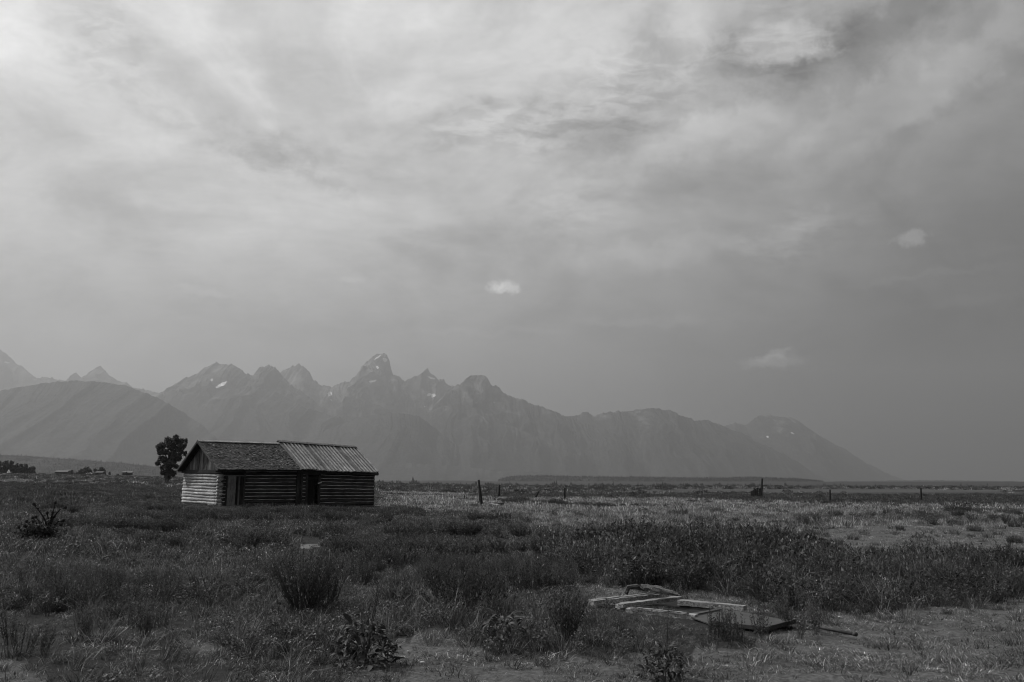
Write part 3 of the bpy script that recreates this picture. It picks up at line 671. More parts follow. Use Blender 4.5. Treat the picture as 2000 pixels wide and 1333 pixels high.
# low understorey so that no bare ground shows through
x, y, r_ = field_points(4.5, 16, 60, seed=3); dry, straw, soil, u, v = zone(x, y)
ok = ((straw > .5) | (r_ < .4)) & (dry < .5) & keep_paths(x, y, soil, r_) & off_sheet(x, y)
scatter('grass', 'short pale trampled straw in the near clearings', np.column_stack([x, y])[ok], np.exp(rng.normal(0, .25, ok.sum())) * .55, np.where(rng.random(ok.sum()) < .5, 0, np.where(rng.random(ok.sum()) < .7, 1, 2)), straw_src)
x, y, r_ = field_points(15, 45, 13, seed=4); dry, straw, soil, u, v = zone(x, y)
ok = ((dry > .5) | (straw > .5)) & keep_paths(x, y, soil, r_) & outside_cabin(x, y)
flat = (straw > .5); k = rng.random(len(x)); idx = np.where(flat, np.where(k < .3, 1, 2), np.where(k < .55, 0, np.where(k < .8, 1, np.where(k < .95, 2, 3))))
hh = np.exp(rng.normal(0, .2, len(x))) * np.where(flat, .34, .30 + .65 * fbm(x / 3, y / 3, 66, 3))
scatter('grass', 'pale dry grass in the band beyond the dark growth', np.column_stack([x, y])[ok], hh[ok], idx[ok], dry_src)
x, y, r_ = field_points(38, 105, 4.2, half=.72, seed=5); dry, straw, soil, u, v = zone(x, y); k = rng.random(len(x))
isd = (dry > .5) | (straw > .5)
idx = np.where(isd, 3, np.where(k < .45, 0, np.where(k < .85, 1, 2)))
ok = outside_cabin(x, y) & (y > 38)
hh = np.exp(rng.normal(0, .2, len(x))) * (.25 + .55 * fbm(x / 7, y / 7, 67, 3)) * (.45 + .55 * sst(np.hypot((x + 12.5) / 8.5, (y - 48) / 8), .9, 1.6))
scatter('grass', 'middle distance grass round the cabin and the posts', np.column_stack([x, y])[ok], hh[ok], idx[ok], far_src)
x, y, r_ = field_points(100, 330, .30, half=.72, seed=6); k = rng.random(len(x))
pt = fbm(x / 60, y / 18, 68, 4); ok = (pt > .40)
idx = np.where(k < .25, 0, np.where(k < .45, 1, np.where(k < .7, 2, 3))); hh = np.exp(rng.normal(0, .25, len(x))) * (.6 + .6 * pt)
scatter('grass', 'distant sagebrush and grass running out across the flat', np.column_stack([x, y])[ok], hh[ok], idx[ok], far_src)

# ------------------------------------------------------------------ far forests
def conifer(name, tiers, w_):
    mb = MB()
    for i in range(tiers):
        z0 = .08 + .86 * i / tiers; r0 = w_ * (1 - i / tiers) * random.uniform(.8, 1.15) + .02; zt = z0 + 1.55 / tiers
        n = 7; b = [(r0 * random.uniform(.6, 1.2) * math.cos(2 * math.pi * k / n), r0 * random.uniform(.6, 1.2) * math.sin(2 * math.pi * k / n), z0 + random.uniform(-.03, .03)) for k in range(n)]
        mb.add(b + [(0, 0, min(zt, 1.0 + .0 * i))], [(k, (k + 1) % n, n) for k in range(n)])
    mb.tube([(0, 0, -.05), (0, 0, .3)], [.02, .015], 4)
    return src_obj(name, mb.mesh(name), M['conifer'])
con = [conifer('kind_a_con', 6, .16), conifer('kind_b_con', 7, .12), conifer('kind_c_con', 5, .22)]
def forest(name, label, us, Ds, hs_):
    X = (us - 1000) / FPX * Ds * 1.0; XY = np.column_stack([X, Ds])
    scatter(name, label, XY, hs_, rng.integers(0, 3, len(us)), con, cat='forest', tilt=.02, sink=.3)
n = 9000; us = rng.uniform(560, 1960, n); clump = fbm(us / 9, us * 0, 201, 4)
kp = (clump > .36) & ((us < 1480) | (rng.random(n) < np.where(us < 1700, .16, .03))); us = us[kp]
Ds = 1500 + rng.uniform(-70, 110, len(us)); hs_ = (2.4 + 6.0 * fbm(us / 5, us * 0, 202, 3) ** 1.6) * np.exp(rng.normal(0, .22, len(us)))
forest('conifer_forest', 'dark band of small conifers across the flat beyond the posts', us, Ds, hs_)
def ridge_forest(o, n, label, h0, h1, seed):
    """conifers rooted on a wooded ridge"""
    me = o.data; co = np.empty(len(me.vertices) * 3, np.float32); me.vertices.foreach_get('co', co); co = co.reshape(-1, 3)
    r_ = np.random.default_rng(seed); top = co[:, 2] > np.percentile(co[:, 2], 20); c = co[top]
    p = c[r_.integers(0, len(c), n)] + 0; p[:, 0] += r_.uniform(-4, 4, n)
    sc2 = r_.uniform(h0, h1, n)
    scatter('conifer_forest', label, p[:, :2], sc2, r_.integers(0, 3, n), con, cat='forest', tilt=.02, zs=p[:, 2] - 1.5)
ridge_forest(rr_, 5000, 'even conifer forest topping the flat wooded bench', 6, 11, 1)
ridge_forest(lr, 6000, 'conifer forest along the low ridge behind the farm', 5, 10, 2)

# ------------------------------------------------------------------ the log cabin
def cab_hit(px, py, plane, val):
    d = ray(px, py); n_ = E2 if plane == 'Y' else E1
    t_ = (C0 + n_ * val - CAM) @ n_ / (d @ n_); Q = CAM + t_ * d
    return (Q - C0) @ E1, (Q - C0) @ E2, Q[2] - C0[2]
cabin = empty('log_cabin', tuple(C0), TH_C)
tag(cabin, 'low abandoned log cabin with one shingled roof half and one boarded roof half', 'cabin')
W_ = cab_hit(357, 984, 'X', 0)[1]; L_ = cab_hit(727.5, 990, 'Y', 0)[0]
XJ = cab_hit(583, 950, 'Y', 0)[0]; XJ2 = cab_hit(589, 950, 'Y', 0)[0]
RAD = .118
def log_obj(a, b, r_, m, name='log', jit=.06):
    a = Vector(a); b = Vector(b); n_ = 7; mb = MB(); L = (b - a).length
    pts = []; k = random.uniform(0, 6)
    for i in range(n_):
        p = a.lerp(b, i / (n_ - 1)); s_ = i / (n_ - 1) * L
        p += Vector((0, 0, .012 * math.sin(s_ * 1.3 + k))); pts.append(p)
    mb.tube(pts, [r_ * random.uniform(1 - jit, 1 + jit) for _ in pts], 9, .04)
    return mb.build(name, m, cabin, True)
def wall_front(x0, x1, zl, zr, n, xa, xb, pale=True, z_extra=0):
    """logs of the front wall between x0 and x1; zl/zr the line of the lowest and highest log top at xa and xb"""
    for i in range(n):
        f_ = i / (n - 1)
        za = zl[0] + (zl[1] - zl[0]) * f_; zb = zr[0] + (zr[1] - zr[0]) * f_
        zz = lambda x: za + (zb - za) * (x - xa) / (xb - xa)
        step = (zl[1] - zl[0]) / (n - 1); r_ = step * .5
        sg = random.uniform(-.018, .018); log_obj((x0, RAD * .2, zz(x0) - r_ + sg), (x1, RAD * .2, zz(x1) - r_ - sg), r_ * random.uniform(.86, 1.04), M['log_shade_dark'])
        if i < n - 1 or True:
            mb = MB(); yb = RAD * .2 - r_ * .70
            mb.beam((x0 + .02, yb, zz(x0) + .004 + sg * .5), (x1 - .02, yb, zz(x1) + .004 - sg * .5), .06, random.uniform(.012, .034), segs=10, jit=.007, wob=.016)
            mb.build('highlight_strip', M['pale_highlight'], cabin)  # added strip, stands in for light along the log top
def Zf(px, py): return cab_hit(px, py, 'Y', 0)[2]
# right half: 10 visible lines; left half the same
zr_l = (Zf(624, 982), Zf(624, 928)); zr_r = (Zf(725, 980.5), Zf(725, 931.7))
xs_ = lambda px: cab_hit(px, 950, 'Y', 0)[0]
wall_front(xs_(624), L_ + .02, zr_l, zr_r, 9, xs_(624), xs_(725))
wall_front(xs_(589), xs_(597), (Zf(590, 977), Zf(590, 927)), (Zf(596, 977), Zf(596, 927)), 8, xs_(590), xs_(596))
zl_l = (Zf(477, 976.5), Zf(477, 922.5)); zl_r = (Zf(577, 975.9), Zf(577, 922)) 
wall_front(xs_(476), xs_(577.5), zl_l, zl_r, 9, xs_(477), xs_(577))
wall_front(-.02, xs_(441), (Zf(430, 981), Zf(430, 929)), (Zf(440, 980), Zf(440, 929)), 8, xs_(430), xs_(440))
# sill logs near the ground
log_obj((-.1, .02, Zf(428, 985) - .12), (xs_(440), .02, Zf(440, 985) - .12), .13, M['log_shade_dark'])
log_obj((xs_(476), .02, Zf(477, 983) - .10), (xs_(578), .02, Zf(577, 983) - .10), .13, M['log_shade_dark'])
log_obj((xs_(476), .02, Zf(477, 990) - .10), (xs_(578), .02, Zf(577, 990) - .12), .13, M['log_shade_dark'])
log_obj((xs_(624), .02, Zf(624, 989) - .12), (L_ + .02, .02, Zf(725, 987) - .12), .13, M['log_shade_dark'])
log_obj((xs_(589), .02, Zf(624, 996) - .12), (L_ + .02, .02, Zf(725, 994) - .12), .13, M['log_shade_dark'])
# top plates under the eaves
def tim(name, a, b, wd, th, m, up=(0, 0, 1), segs=1, jit=.004, parent=None):
    mb = MB(); mb.beam(a, b, wd, th, up, segs, jit); return mb.build(name, m, parent or cabin)
EZ = Zf(428, 918)
log_obj((-.35, -.02, EZ - .02), (XJ2, -.02, EZ + .03), .10, M['log_shade_dark'])
log_obj((XJ - .1, -.02, Zf(600, 922)), (L_ + .35, -.02, Zf(727, 926)), .10, M['log_shade_dark'])
# gable end logs
for i in range(10):
    f_ = (i + .5) / 10
    yb0, yb1 = 925.3 + (981.6 - 925.3) * f_, 926.8 + (987.8 - 926.8) * f_
    za = cab_hit(357, yb0, 'X', 0)[2]; zb = cab_hit(426, yb1, 'X', 0)[2]
    k0, k1 = random.uniform(-.04, .05), random.uniform(.04, .16)
    log_obj((0.0, W_ + k0, za), (0.0, -k1, zb), .106 * random.uniform(.86, 1.06), M['log_sunlit'], jit=.15)
z_b = cab_hit(426, 988.5, 'X', 0)[2]; z_a = cab_hit(357, 985, 'X', 0)[2]
log_obj((-.05, W_ + .2, z_a - .05), (-.08, -.25, z_b - .06), .10, M['log_sunlit'])
# log ends crossing at the front corner, back corner and right corner
for i in range(9):
    z = cab_hit(426, 934 + i * 6.2, 'X', 0)[2]
    log_obj((-.19, .03, z), (.12, .03, z), .10, M['log_sunlit'], 'log_end')
for i in range(9):
    z = Zf(727, 930 + i * 6.6)
    log_obj((L_ - .02, W_, z), (L_ - .02, -.06, z), .11, M['log_shade_dark'])
for i in range(10):
    z = .12 + i * .215
    log_obj((0, W_ - .02, z + .0), (L_, W_ - .02, z - .2), .115, M['log_shade_dark'])
# middle posts, door posts
for px, wd, y_ in ((579.5, .16, -.05), (584.5, .13, .04), (588, .10, -.03)):
    x = xs_(px); tim('post', (x, y_, Zf(px, 996)), (x + .02, y_, Zf(px, 921)), wd, .14, M['log_shade_dark'], (0, 1, 0))
for px in (597.5, 622.3):
    x = xs_(px); tim('door_post', (x, -.05, Zf(px, 996)), (x, -.05, Zf(px, 926)), .13, .14, M['log_shade_dark'], (0, 1, 0))
for px in (475.5, 441.2):
    x = xs_(px); tim('door_post', (x, -.06, Zf(px, 990)), (x, -.06, Zf(px, 922)), .10, .12, M['log_shade_dark'], (0, 1, 0))
tim('door_lintel', (xs_(436), -.09, Zf(436, 929.6)), (xs_(474), -.09, Zf(474, 929.6)), .07, .07, M['door_light'])
tim('door_lintel', (xs_(597), -.03, Zf(597, 925.5)), (xs_(623), -.03, Zf(623, 925.5)), .12, .16, M['log_shade_dark'])
tim('door_brace', (xs_(598), .02, Zf(600, 936)), (xs_(622), .02, Zf(622, 934)), .05, .12, M['log_shade_dark'])
# hinge block catching the light beside the second door
tim('latch_block', (xs_(618), -.17, Zf(618, 944.5)), (xs_(624.5), -.17, Zf(624.5, 942.8)), .05, .05, M['pale_highlight'])
# first door: light leaf standing ajar and dark planks behind
def door(px0, px1, py_top, py_bot, nb, m_fn, y_, label=None):
    d = empty('door', (0, 0, 0)); d.parent = cabin
    x0, x1 = xs_(px0), xs_(px1)
    for i in range(nb):
        a = x0 + (x1 - x0) * (i + .5) / nb; pxm = px0 + (px1 - px0) * (i + .5) / nb
        tim('plank', (a, y_ + random.uniform(-.008, .008), Zf(pxm, py_bot)), (a, y_, Zf(pxm, py_top)), (x1 - x0) / nb - .012, .03, m_fn(i), (0, 1, 0), parent=d)
    return d
d1 = door(442, 458, 930.5, 989, 3, lambda i: M['door_light'], -.15); d1['label'] = 'pale plank door leaf standing ajar'
d2 = door(458, 475.5, 931, 987, 5, lambda i: M['door_dark'] if i != 2 else M['door_light'], .0); d2['label'] = 'dark plank half of the doorway'
d3 = door(598.5, 621.5, 930, 988, 6, lambda i: M['door_dark'], .35); d3['label'] = 'dark plank door set back in the doorway'
for py in (968, 974): tim('batten', (xs_(603), .31, Zf(603, py)), (xs_(617), .31, Zf(617, py)), .10, .04, M['door_dark'], parent=d3)
tim('threshold', (xs_(600), -.10, Zf(600, 988)), (xs_(622), -.10, Zf(622, 988)), .2, .07, M['door_light'])
# roofs: slopes in cabin space
RH = cab_hit(387, 862, 'Y', W_ / 2)[2]; RHJ = cab_hit(543, 867, 'Y', W_ / 2)[2]
ZE = cab_hit(428, 917.5, 'Y', -.42)[2]; ZEJ = cab_hit(588, 918, 'Y', -.42)[2]
RX0 = -.40
RHJ2 = cab_hit(543, 864, 'Y', W_ / 2)[2]; RHR = cab_hit(694, 875.2, 'Y', W_ / 2)[2]; RX2 = cab_hit(694, 875, 'Y', W_ / 2)[0]; RXJ = cab_hit(543, 866, 'Y', W_ / 2)[0]
ZER = cab_hit(738, 923.5, 'Y', -.46)[2]; RXE = cab_hit(738, 923.5, 'Y', -.46)[0]; RXJE = cab_hit(588, 918, 'Y', -.46)[0]
def slope_left(s, t_, side=1):
    """s 0..1 along the roof, t_ 0 ridge .. 1 eave"""
    x = RX0 + (RXJ + .15 - RX0) * s; zr = RH + (RHJ - RH) * s - .03 * math.sin(math.pi * s); ze = ZE + (ZEJ - ZE) * s
    y = W_ / 2 - side * (W_ / 2 + (.42 if side > 0 else .18)) * t_; return Vector((x, y, zr + (ze - zr) * t_))
def slope_right(s, t_, side=1):
    xr = RXJ + (RX2 - RXJ) * s; xe = RXJE + (RXE - RXJE) * s; zr = RHJ2 + (RHR - RHJ2) * s; ze = ZEJ + .03 + (ZER - ZEJ - .03) * s
    return Vector((xr + (xe - xr) * t_, W_ / 2 - side * (W_ / 2 + .46) * t_, zr + (ze - zr) * t_ - .035 * math.sin(math.pi * s) * (.4 + t_) - .03 * math.sin(math.pi * t_)))
for side, nm in ((1, 'front'), (-1, 'back')):
    # sheathing under the shingles
    mb = MB(); a, b, c, d = slope_left(0, 0, side), slope_left(1, 0, side), slope_left(1, 1, side), slope_left(0, 1, side)
    nrm = (b - a).cross(d - a).normalized(); nrm = nrm if nrm.z > 0 else -nrm
    q8 = [a - nrm * .03, b - nrm * .03, c - nrm * .03, d - nrm * .03, a - nrm * .06, b - nrm * .06, c - nrm * .06, d - nrm * .06]
    mb.add(q8, [(0, 1, 2, 3), (4, 7, 6, 5), (0, 4, 5, 1), (1, 5, 6, 2), (2, 6, 7, 3), (3, 7, 4, 0)]); mb.build('roof_sheathing', M['dark'], cabin)
    mb = MB(); nr, ncol = 30, 66
    for r_ in range(nr):
        t0, t1 = max(0, (r_ - .45) / nr), (r_ + 1) / nr + (.01 if r_ == nr - 1 else 0); s0 = 0.0; off = random.random() / ncol
        k = 0; s0 = -off
        while s0 < 1:
            wd = random.uniform(.6, 1.5) / ncol; s1 = s0 + wd
            a_, b_ = max(s0, 0), min(s1 - .0012, 1.0); s0 = s1
            if b_ - a_ < .004 or random.random() < .035: continue
            e = random.uniform(-.004, .005); lift = random.uniform(.040, .062) + (random.random() < .04) * .03; th = random.uniform(.022, .034)
            A, B, Cc, D = slope_left(a_, t0, side), slope_left(b_, t0, side), slope_left(b_, t1 + e, side), slope_left(a_, t1 + e, side)
            vs = [A + nrm * .002, B + nrm * .002, Cc + nrm * lift, D + nrm * lift, A - nrm * .012, B - nrm * .012, Cc + nrm * (lift - th), D + nrm * (lift - th)]
            mb.add(vs, [(0, 1, 2, 3), (7, 6, 5, 4), (0, 4, 5, 1), (1, 5, 6, 2), (2, 6, 7, 3), (3, 7, 4, 0)], random.choice((.5, .65, .8, .9, 1.0, 1.1)) * (1.8 if random.random() < .13 else 1))
    tag(mb.build('shingles', M['shingle'], cabin), 'rows of weathered wooden shingles on the ' + nm + ' slope', kind='stuff')
    nb = 22; a, b, d = slope_right(0, 0, side), slope_right(1, 0, side), slope_right(0, 1, side)
    nrm = (b - a).cross(d - a).normalized(); nrm = nrm if nrm.z > 0 else -nrm
    for i in range(nb):
        s0, s1 = i / nb, (i + 1) / nb - .004; j1, j2 = random.uniform(-.018, .02), random.uniform(-.018, .02); mb = MB()
        A, B, Cc, D = slope_right(s0, 0, side), slope_right(s1, 0, side), slope_right(s1, 1 + j1, side), slope_right(s0, 1 + j2, side)
        hi_ = .03 + random.uniform(0, .012)
        mb.add([A + nrm * hi_, B + nrm * hi_, Cc + nrm * hi_, D + nrm * hi_, A, B, Cc, D], [(0, 1, 2, 3), (7, 6, 5, 4), (0, 4, 5, 1), (1, 5, 6, 2), (2, 6, 7, 3), (3, 7, 4, 0)])
        mb.build('roof_board', M['roofboard'], cabin)
        if i in (6, 15) and side > 0: continue
        mb = MB(); sm = s1 + random.uniform(-.001, .005); ws = random.uniform(.006, .010)
        A, B, Cc, D = slope_right(sm - ws, 0, side), slope_right(sm + ws, 0, side), slope_right(sm + ws, 1 + j1, side), slope_right(sm - ws, 1 + j1, side)
        mb.add([A + nrm * .085, B + nrm * .085, Cc + nrm * .085, D + nrm * .085, A + nrm * .043, B + nrm * .043, Cc + nrm * .043, D + nrm * .043], [(0, 1, 2, 3), (7, 6, 5, 4), (0, 4, 5, 1), (1, 5, 6, 2), (2, 6, 7, 3), (3, 7, 4, 0)])
        mb.build('roof_batten', M['batten'], cabin)
# ridge caps, rake boards, purlin ends, gable boards
for side in (1, -1):
    a, b = slope_left(-.004, .012, side), slope_left(.985, .012, side); tim('ridge_board', a + Vector((0, -.05 * side, .05)), b + Vector((0, -.05 * side, .05)), .19, .025, M['timber'], (0, -.5 * side, .86), 6, .006)
    a, b = slope_right(-.004, .012, side), slope_right(1.004, .012, side); tim('ridge_board', a + Vector((0, -.06 * side, .09)), b + Vector((0, -.06 * side, .09)), .22, .025, M['roofboard'], (0, -.5 * side, .86), 6, .006)
    a, b = slope_left(-.008, 0, side), slope_left(-.008, 1.01, side); tim('rake_board', a + Vector((0, 0, -.03)), b + Vector((0, 0, -.03)), .03, .10, M['board_v'], (0, 0, 1), 5, .004)
    a, b = slope_right(1.005, 0, side), slope_right(1.005, 1.0, side); tim('rake_board', a + Vector((0, 0, -.04)), b + Vector((0, 0, -.04)), .03, .10, M['door_dark'], (0, 0, 1), 5, .004)
    a, b = slope_left(0, 1, side), slope_left(1, 1, side); tim('eave_board', a + Vector((0, .05 * side, -.09)), b + Vector((0, .05 * side, -.09)), .03, .06, M['door_dark'])
    for i in range(8):
        s_ = (i + .5) / 8; a, b = slope_left(s_, .05, side), slope_left(s_, .97, side); tim('rafter', a + Vector((0, 0, -.12)), b + Vector((0, 0, -.12)), .06, .08, M['door_dark'])
zb0 = cab_hit(357, 921, 'X', 0)[2]; zb1 = cab_hit(426, 922, 'X', 0)[2]
tim('tie_beam', (-.03, W_ + .25, zb0), (-.03, -.25, zb1), .16, .20, M['log_shade_dark'])
ng = 19
for i in range(ng):
    y0 = -.02 + (W_ + .04) * i / ng; ym = y0 + (W_ + .04) / ng / 2; tt_ = abs(ym - W_ / 2) / (W_ / 2 + .42)
    top = RH + (ZE - RH) * tt_ - .10; bot = zb1 + .06 + random.uniform(-.05, .03)
    if top - bot < .05: continue
    pale = i in (1, 3, 4, 12)
    m_ = M['door_light'] if i in (2, 5, 9, 13, 15) else M['board_v']
    hw = (W_ + .04) / ng / 2 - .008; s_ = (RH - ZE) / (W_ / 2 + .42) * (1 if ym < W_ / 2 else -1); x_ = -.02 - random.uniform(0, .03)
    mb = MB(); t0_, t1_ = top - s_ * hw, top + s_ * hw
    if abs(ym - W_ / 2) < hw: t0_ = t1_ = top - .05
    vs = [(x_ - .025, ym - hw, bot), (x_ - .025, ym + hw, bot), (x_ - .025, ym + hw, t1_), (x_ - .025, ym - hw, t0_), (x_, ym - hw, bot), (x_, ym + hw, bot), (x_, ym + hw, t1_), (x_, ym - hw, t0_)]
    mb.add(vs, [(0, 1, 2, 3), (7, 6, 5, 4), (0, 4, 5, 1), (1, 5, 6, 2), (2, 6, 7, 3), (3, 7, 4, 0)]); mb.build('gable_board', m_, cabin)
# right gable infill and inner partition so that the inside stays dark
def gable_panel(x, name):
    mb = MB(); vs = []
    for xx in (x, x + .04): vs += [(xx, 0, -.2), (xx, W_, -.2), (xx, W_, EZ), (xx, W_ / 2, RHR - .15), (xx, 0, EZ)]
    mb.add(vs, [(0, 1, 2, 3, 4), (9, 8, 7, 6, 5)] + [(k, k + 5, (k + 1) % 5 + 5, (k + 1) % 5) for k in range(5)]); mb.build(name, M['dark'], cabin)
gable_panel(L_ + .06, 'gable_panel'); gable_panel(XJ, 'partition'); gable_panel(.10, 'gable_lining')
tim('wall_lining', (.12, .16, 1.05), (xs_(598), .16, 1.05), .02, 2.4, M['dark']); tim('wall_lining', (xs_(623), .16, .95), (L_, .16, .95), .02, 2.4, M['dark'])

# ------------------------------------------------------------------ trees
def leaf_cloud(mb, c, rad, n, leaf, flat=1.0, tone=(.5, 1.5)):
    for _ in range(n):
        d = Vector((random.gauss(0, 1), random.gauss(0, 1), random.gauss(0, 1))).normalized() * rad * random.random() ** .6; d.z *= flat
        p = Vector(c) + d; a = Vector((random.uniform(-1, 1), random.uniform(-1, 1), random.uniform(-1, 1))).normalized()
        b = a.cross(Vector((random.uniform(-1, 1), random.uniform(-1, 1), random.uniform(-1, 1)))).normalized(); L = leaf * random.uniform(.6, 1.4)
        mb.add([p - a * L, p + b * L * .6, p + a * L, p - b * L * .6], [(0, 1, 2, 3)], random.uniform(*tone))
def tree(name, label, loc, h, clumps, leaf, nl, cat='tree', group=None, trunk_r=None, m='leaves'):
    """clumps: (x, y, z, r) in units of h"""
    t_ = empty(name, loc, 0); tag(t_, label, cat, group)
    mb = MB(); tr = trunk_r or h * .03
    top = max(clumps, key=lambda c: c[2])
    mb.tube([(0, 0, -.3), (0, 0, h * .12), (h * .01, 0, h * .3), (top[0] * h * .5, top[1] * h * .5, h * .6), (top[0] * h, top[1] * h, top[2] * h)], [tr * 1.2, tr, tr * .8, tr * .45, tr * .1], 8, .1)
    for c in clumps:
        z0 = max(.12, c[2] * .55) * h; mb.tube([(0, 0, z0), (c[0] * h * .5, c[1] * h * .5, (z0 + c[2] * h) / 2), (c[0] * h, c[1] * h, c[2] * h)], [tr * .35, tr * .22, tr * .08], 5, .1)
    mb.build('trunk', M['bark'], t_, True)
    mb = MB()
    tot = sum(c[3] ** 2 for c in clumps)
    for c in clumps:
        n_ = max(3, int(nl * c[3] ** 2 / tot / 7))
        for k in range(7):
            d = Vector((random.gauss(0, 1), random.gauss(0, 1), random.gauss(0, 1))).normalized() * c[3] * h * random.uniform(.15, .95)
            leaf_cloud(mb, Vector((c[0] * h, c[1] * h, c[2] * h)) + d, c[3] * h * random.uniform(.45, .85), n_, leaf, .8)
    tag(mb.build('crown', M[m], t_), kind='stuff'); return t_
# big cottonwood behind the cabin; crown clumps follow the lopsided outline seen in the photograph
TD = 150.0; bp = at_depth(326, 941, TD); hT = at_depth(340, 851, TD)[2] - Hs(bp[0], TD)
def tc_(px, py, r_px, yy=0.0): 
    p = at_depth(px, py, TD); return ((p[0] - bp[0]) / hT, yy, (p[2] - Hs(bp[0], TD)) / hT, r_px * TD / FPX / hT)
cl = [tc_(343, 858, 8), tc_(351, 863, 8, .05), tc_(357, 872, 6, -.04), tc_(363, 862, 4, 0), tc_(328, 862, 8, .06), tc_(318, 870, 8, -.06), tc_(334, 872, 9, 0), tc_(346, 876, 8, .08), tc_(314, 882, 7, .0), tc_(325, 884, 9, -.08),
      tc_(338, 888, 9, .08), tc_(354, 884, 5, .0), tc_(361, 886, 4, .03), tc_(311, 896, 6, .05), tc_(322, 898, 9, 0), tc_(336, 902, 9, -.06), tc_(347, 898, 6, .06), tc_(309, 906, 5, 0), tc_(318, 912, 8, .06), tc_(332, 916, 8, -.04), tc_(343, 912, 6, .0),
      tc_(318, 924, 6, 0), tc_(328, 928, 7, .03), tc_(337, 925, 6, .0), tc_(350, 890, 4, 0)]
tree('cottonwood_tree', 'tall lone cottonwood with lopsided dark crown behind the cabin', (bp[0], TD, Hs(bp[0], TD)), hT, [(a_, b_, c_, d_ * 1.03) for a_, b_, c_, d_ in cl], .15, 19000, trunk_r=.36)
def small_tree(px, py_base, py_top, wpx, D, name, label, group=None):
    x = at_depth(px, py_base, D)[0]; z = at_depth(px, py_base, D)[2]; zt = at_depth(px, py_top, D)[2]; z = min(z, Hs(x, D) + .4); h = zt - z
    wr = wpx * D / FPX / h; n_ = 7; cls = []
    for i in range(n_):
        f_ = (i + .5) / n_; rr2_ = wr * .5 * (math.sin(math.pi * min(.9, f_ * .72 + .2)) ** .5)
        for k in range(3):
            a = random.uniform(0, 2 * math.pi); cls.append((math.cos(a) * rr2_ * .6, math.sin(a) * rr2_ * .6, .08 + .80 * f_, max(.07, rr2_ * .62)))
    cls.append((0, 0, .86, .12))
    return tree(name, label, (x, D, z - .1), h, cls, h * .055, 1500, group=group)
DF = 520.0
for px, pb, pt_, wp, lb in ((-6, 922, 897, 16, 'tallest broad tree of the farm grove at the left edge'), (9, 922, 898, 18, 'broad flat topped tree directly behind the white tipi'), (21, 922, 899, 12, 'third tall tree of the grove right of the tipi'),
                            (31, 922, 904, 12, 'lower round tree in the middle of the farm grove'), (41, 922, 905, 12, 'bushy dark tree in the right half of the grove'), (49, 922, 905, 9, 'short tree before the gap in the grove'),
                            (57, 922, 912, 9, 'lowest shrubby tree in the dip of the grove'), (64, 922, 909.5, 10, 'round tree at the right end of the grove')):
    small_tree(px, pb, pt_, wp, DF, 'grove_tree', lb, 'dark trees of the far left farm grove')
DG = 600.0
for px, pb, pt_, wp, lb in ((139.5, 924.5, 917, 7, 'small round tree touching the long low barn'), (149, 925, 921, 7, 'shrub between the barn and the tallest farm tree'), (158, 925.5, 915.5, 10, 'left shoulder tree of the farmyard clump'), (168, 925.5, 911, 14, 'tallest dome shaped tree of the farmyard clump'),
                            (176, 925.5, 916, 8, 'right shoulder tree of the farmyard clump'), (186, 926, 914.5, 9, 'medium tree left of the narrow tall farm tree'), (197.5, 926, 911.5, 12, 'tall tree behind the grey farm shed'), (204, 926.5, 920, 5, 'bush at the right end of the farmyard'),
                            (214, 927, 921, 4, 'tiny pointed tree standing alone past the farmyard')):
    small_tree(px, pb, pt_, wp, DG, 'farm_tree', lb, 'dark trees round the far farmyard')

# ------------------------------------------------------------------ far farm buildings, tipi, vehicles
M['bpale'] = mat('pale_metal_roofing', .14); M['bdark'] = mat('dark_board_wall', .05); M['white'] = mat('white_canvas', .78); M['bgrey'] = mat('grey_roofing', .14); M['glass'] = mat('dark_glass', .02, None, .2, .5)
def shed(px0, px1, py_top, py_eave, py_base, D, depth, name, label, mr, mw, cat, rz=.15, openings=()):
    x0 = at_depth(px0, py_base, D)[0]; x1 = at_depth(px1, py_base, D)[0]; zb = at_depth(px0, py_base, D)[2]; ze = at_depth(px0, py_eave, D)[2] - zb; zt = at_depth(px0, py_top, D)[2] - zb
    e = empty(name, ((x0 + x1) / 2, D, zb), rz); tag(e, label, cat); w2 = (x1 - x0) / 2; dd = depth / 2
    mb = MB(); vs = []
    for sx in (-1, 1): vs += [(sx * w2, -dd, -.8), (sx * w2, dd, -.8), (sx * w2, dd, ze), (sx * w2, 0, zt - .08), (sx * w2, -dd, ze)]
    mb.add(vs, [(4, 3, 2, 1, 0), (5, 6, 7, 8, 9), (0, 1, 6, 5), (1, 2, 7, 6), (4, 0, 5, 9)]); mb.build('wall', mw, e)
    rf = None
    for s_ in (-1, 1):
        mb = MB(); mb.beam((-w2 - .3, s_ * dd / 2 * 1.08, (ze + zt) / 2 - .0), (w2 + .3, s_ * dd / 2 * 1.08, (ze + zt) / 2), math.hypot(dd * 1.1, zt - ze), .10, (0, s_ * (zt - ze), dd)); mb.build('roof', mr, e)
    for (f0, f1, h_, nm) in openings:
        mb = MB(); mb.box((-w2 + 2 * w2 * (f0 + f1) / 2, -dd - .03, ze * h_ * .5), (2 * w2 * (f1 - f0), .08, ze * h_)); mb.build(nm, M['glass'], e)
    return e
shed(111, 134.5, 919.5, 922, 925, 610, 6, 'barn', 'long low barn with pale roof left of the farm trees', M['bpale'], M['bdark'], 'barn', .05, ((.1, .2, .8, 'door'), (.45, .55, .5, 'window'), (.75, .82, .5, 'window')))
shed(189, 202, 921.5, 923.3, 926.2, 590, 6, 'farm_shed', 'small grey roofed shed in front of the tall farm tree', M['bgrey'], M['bdark'], 'shed', .1, ((.3, .45, .8, 'door'),))
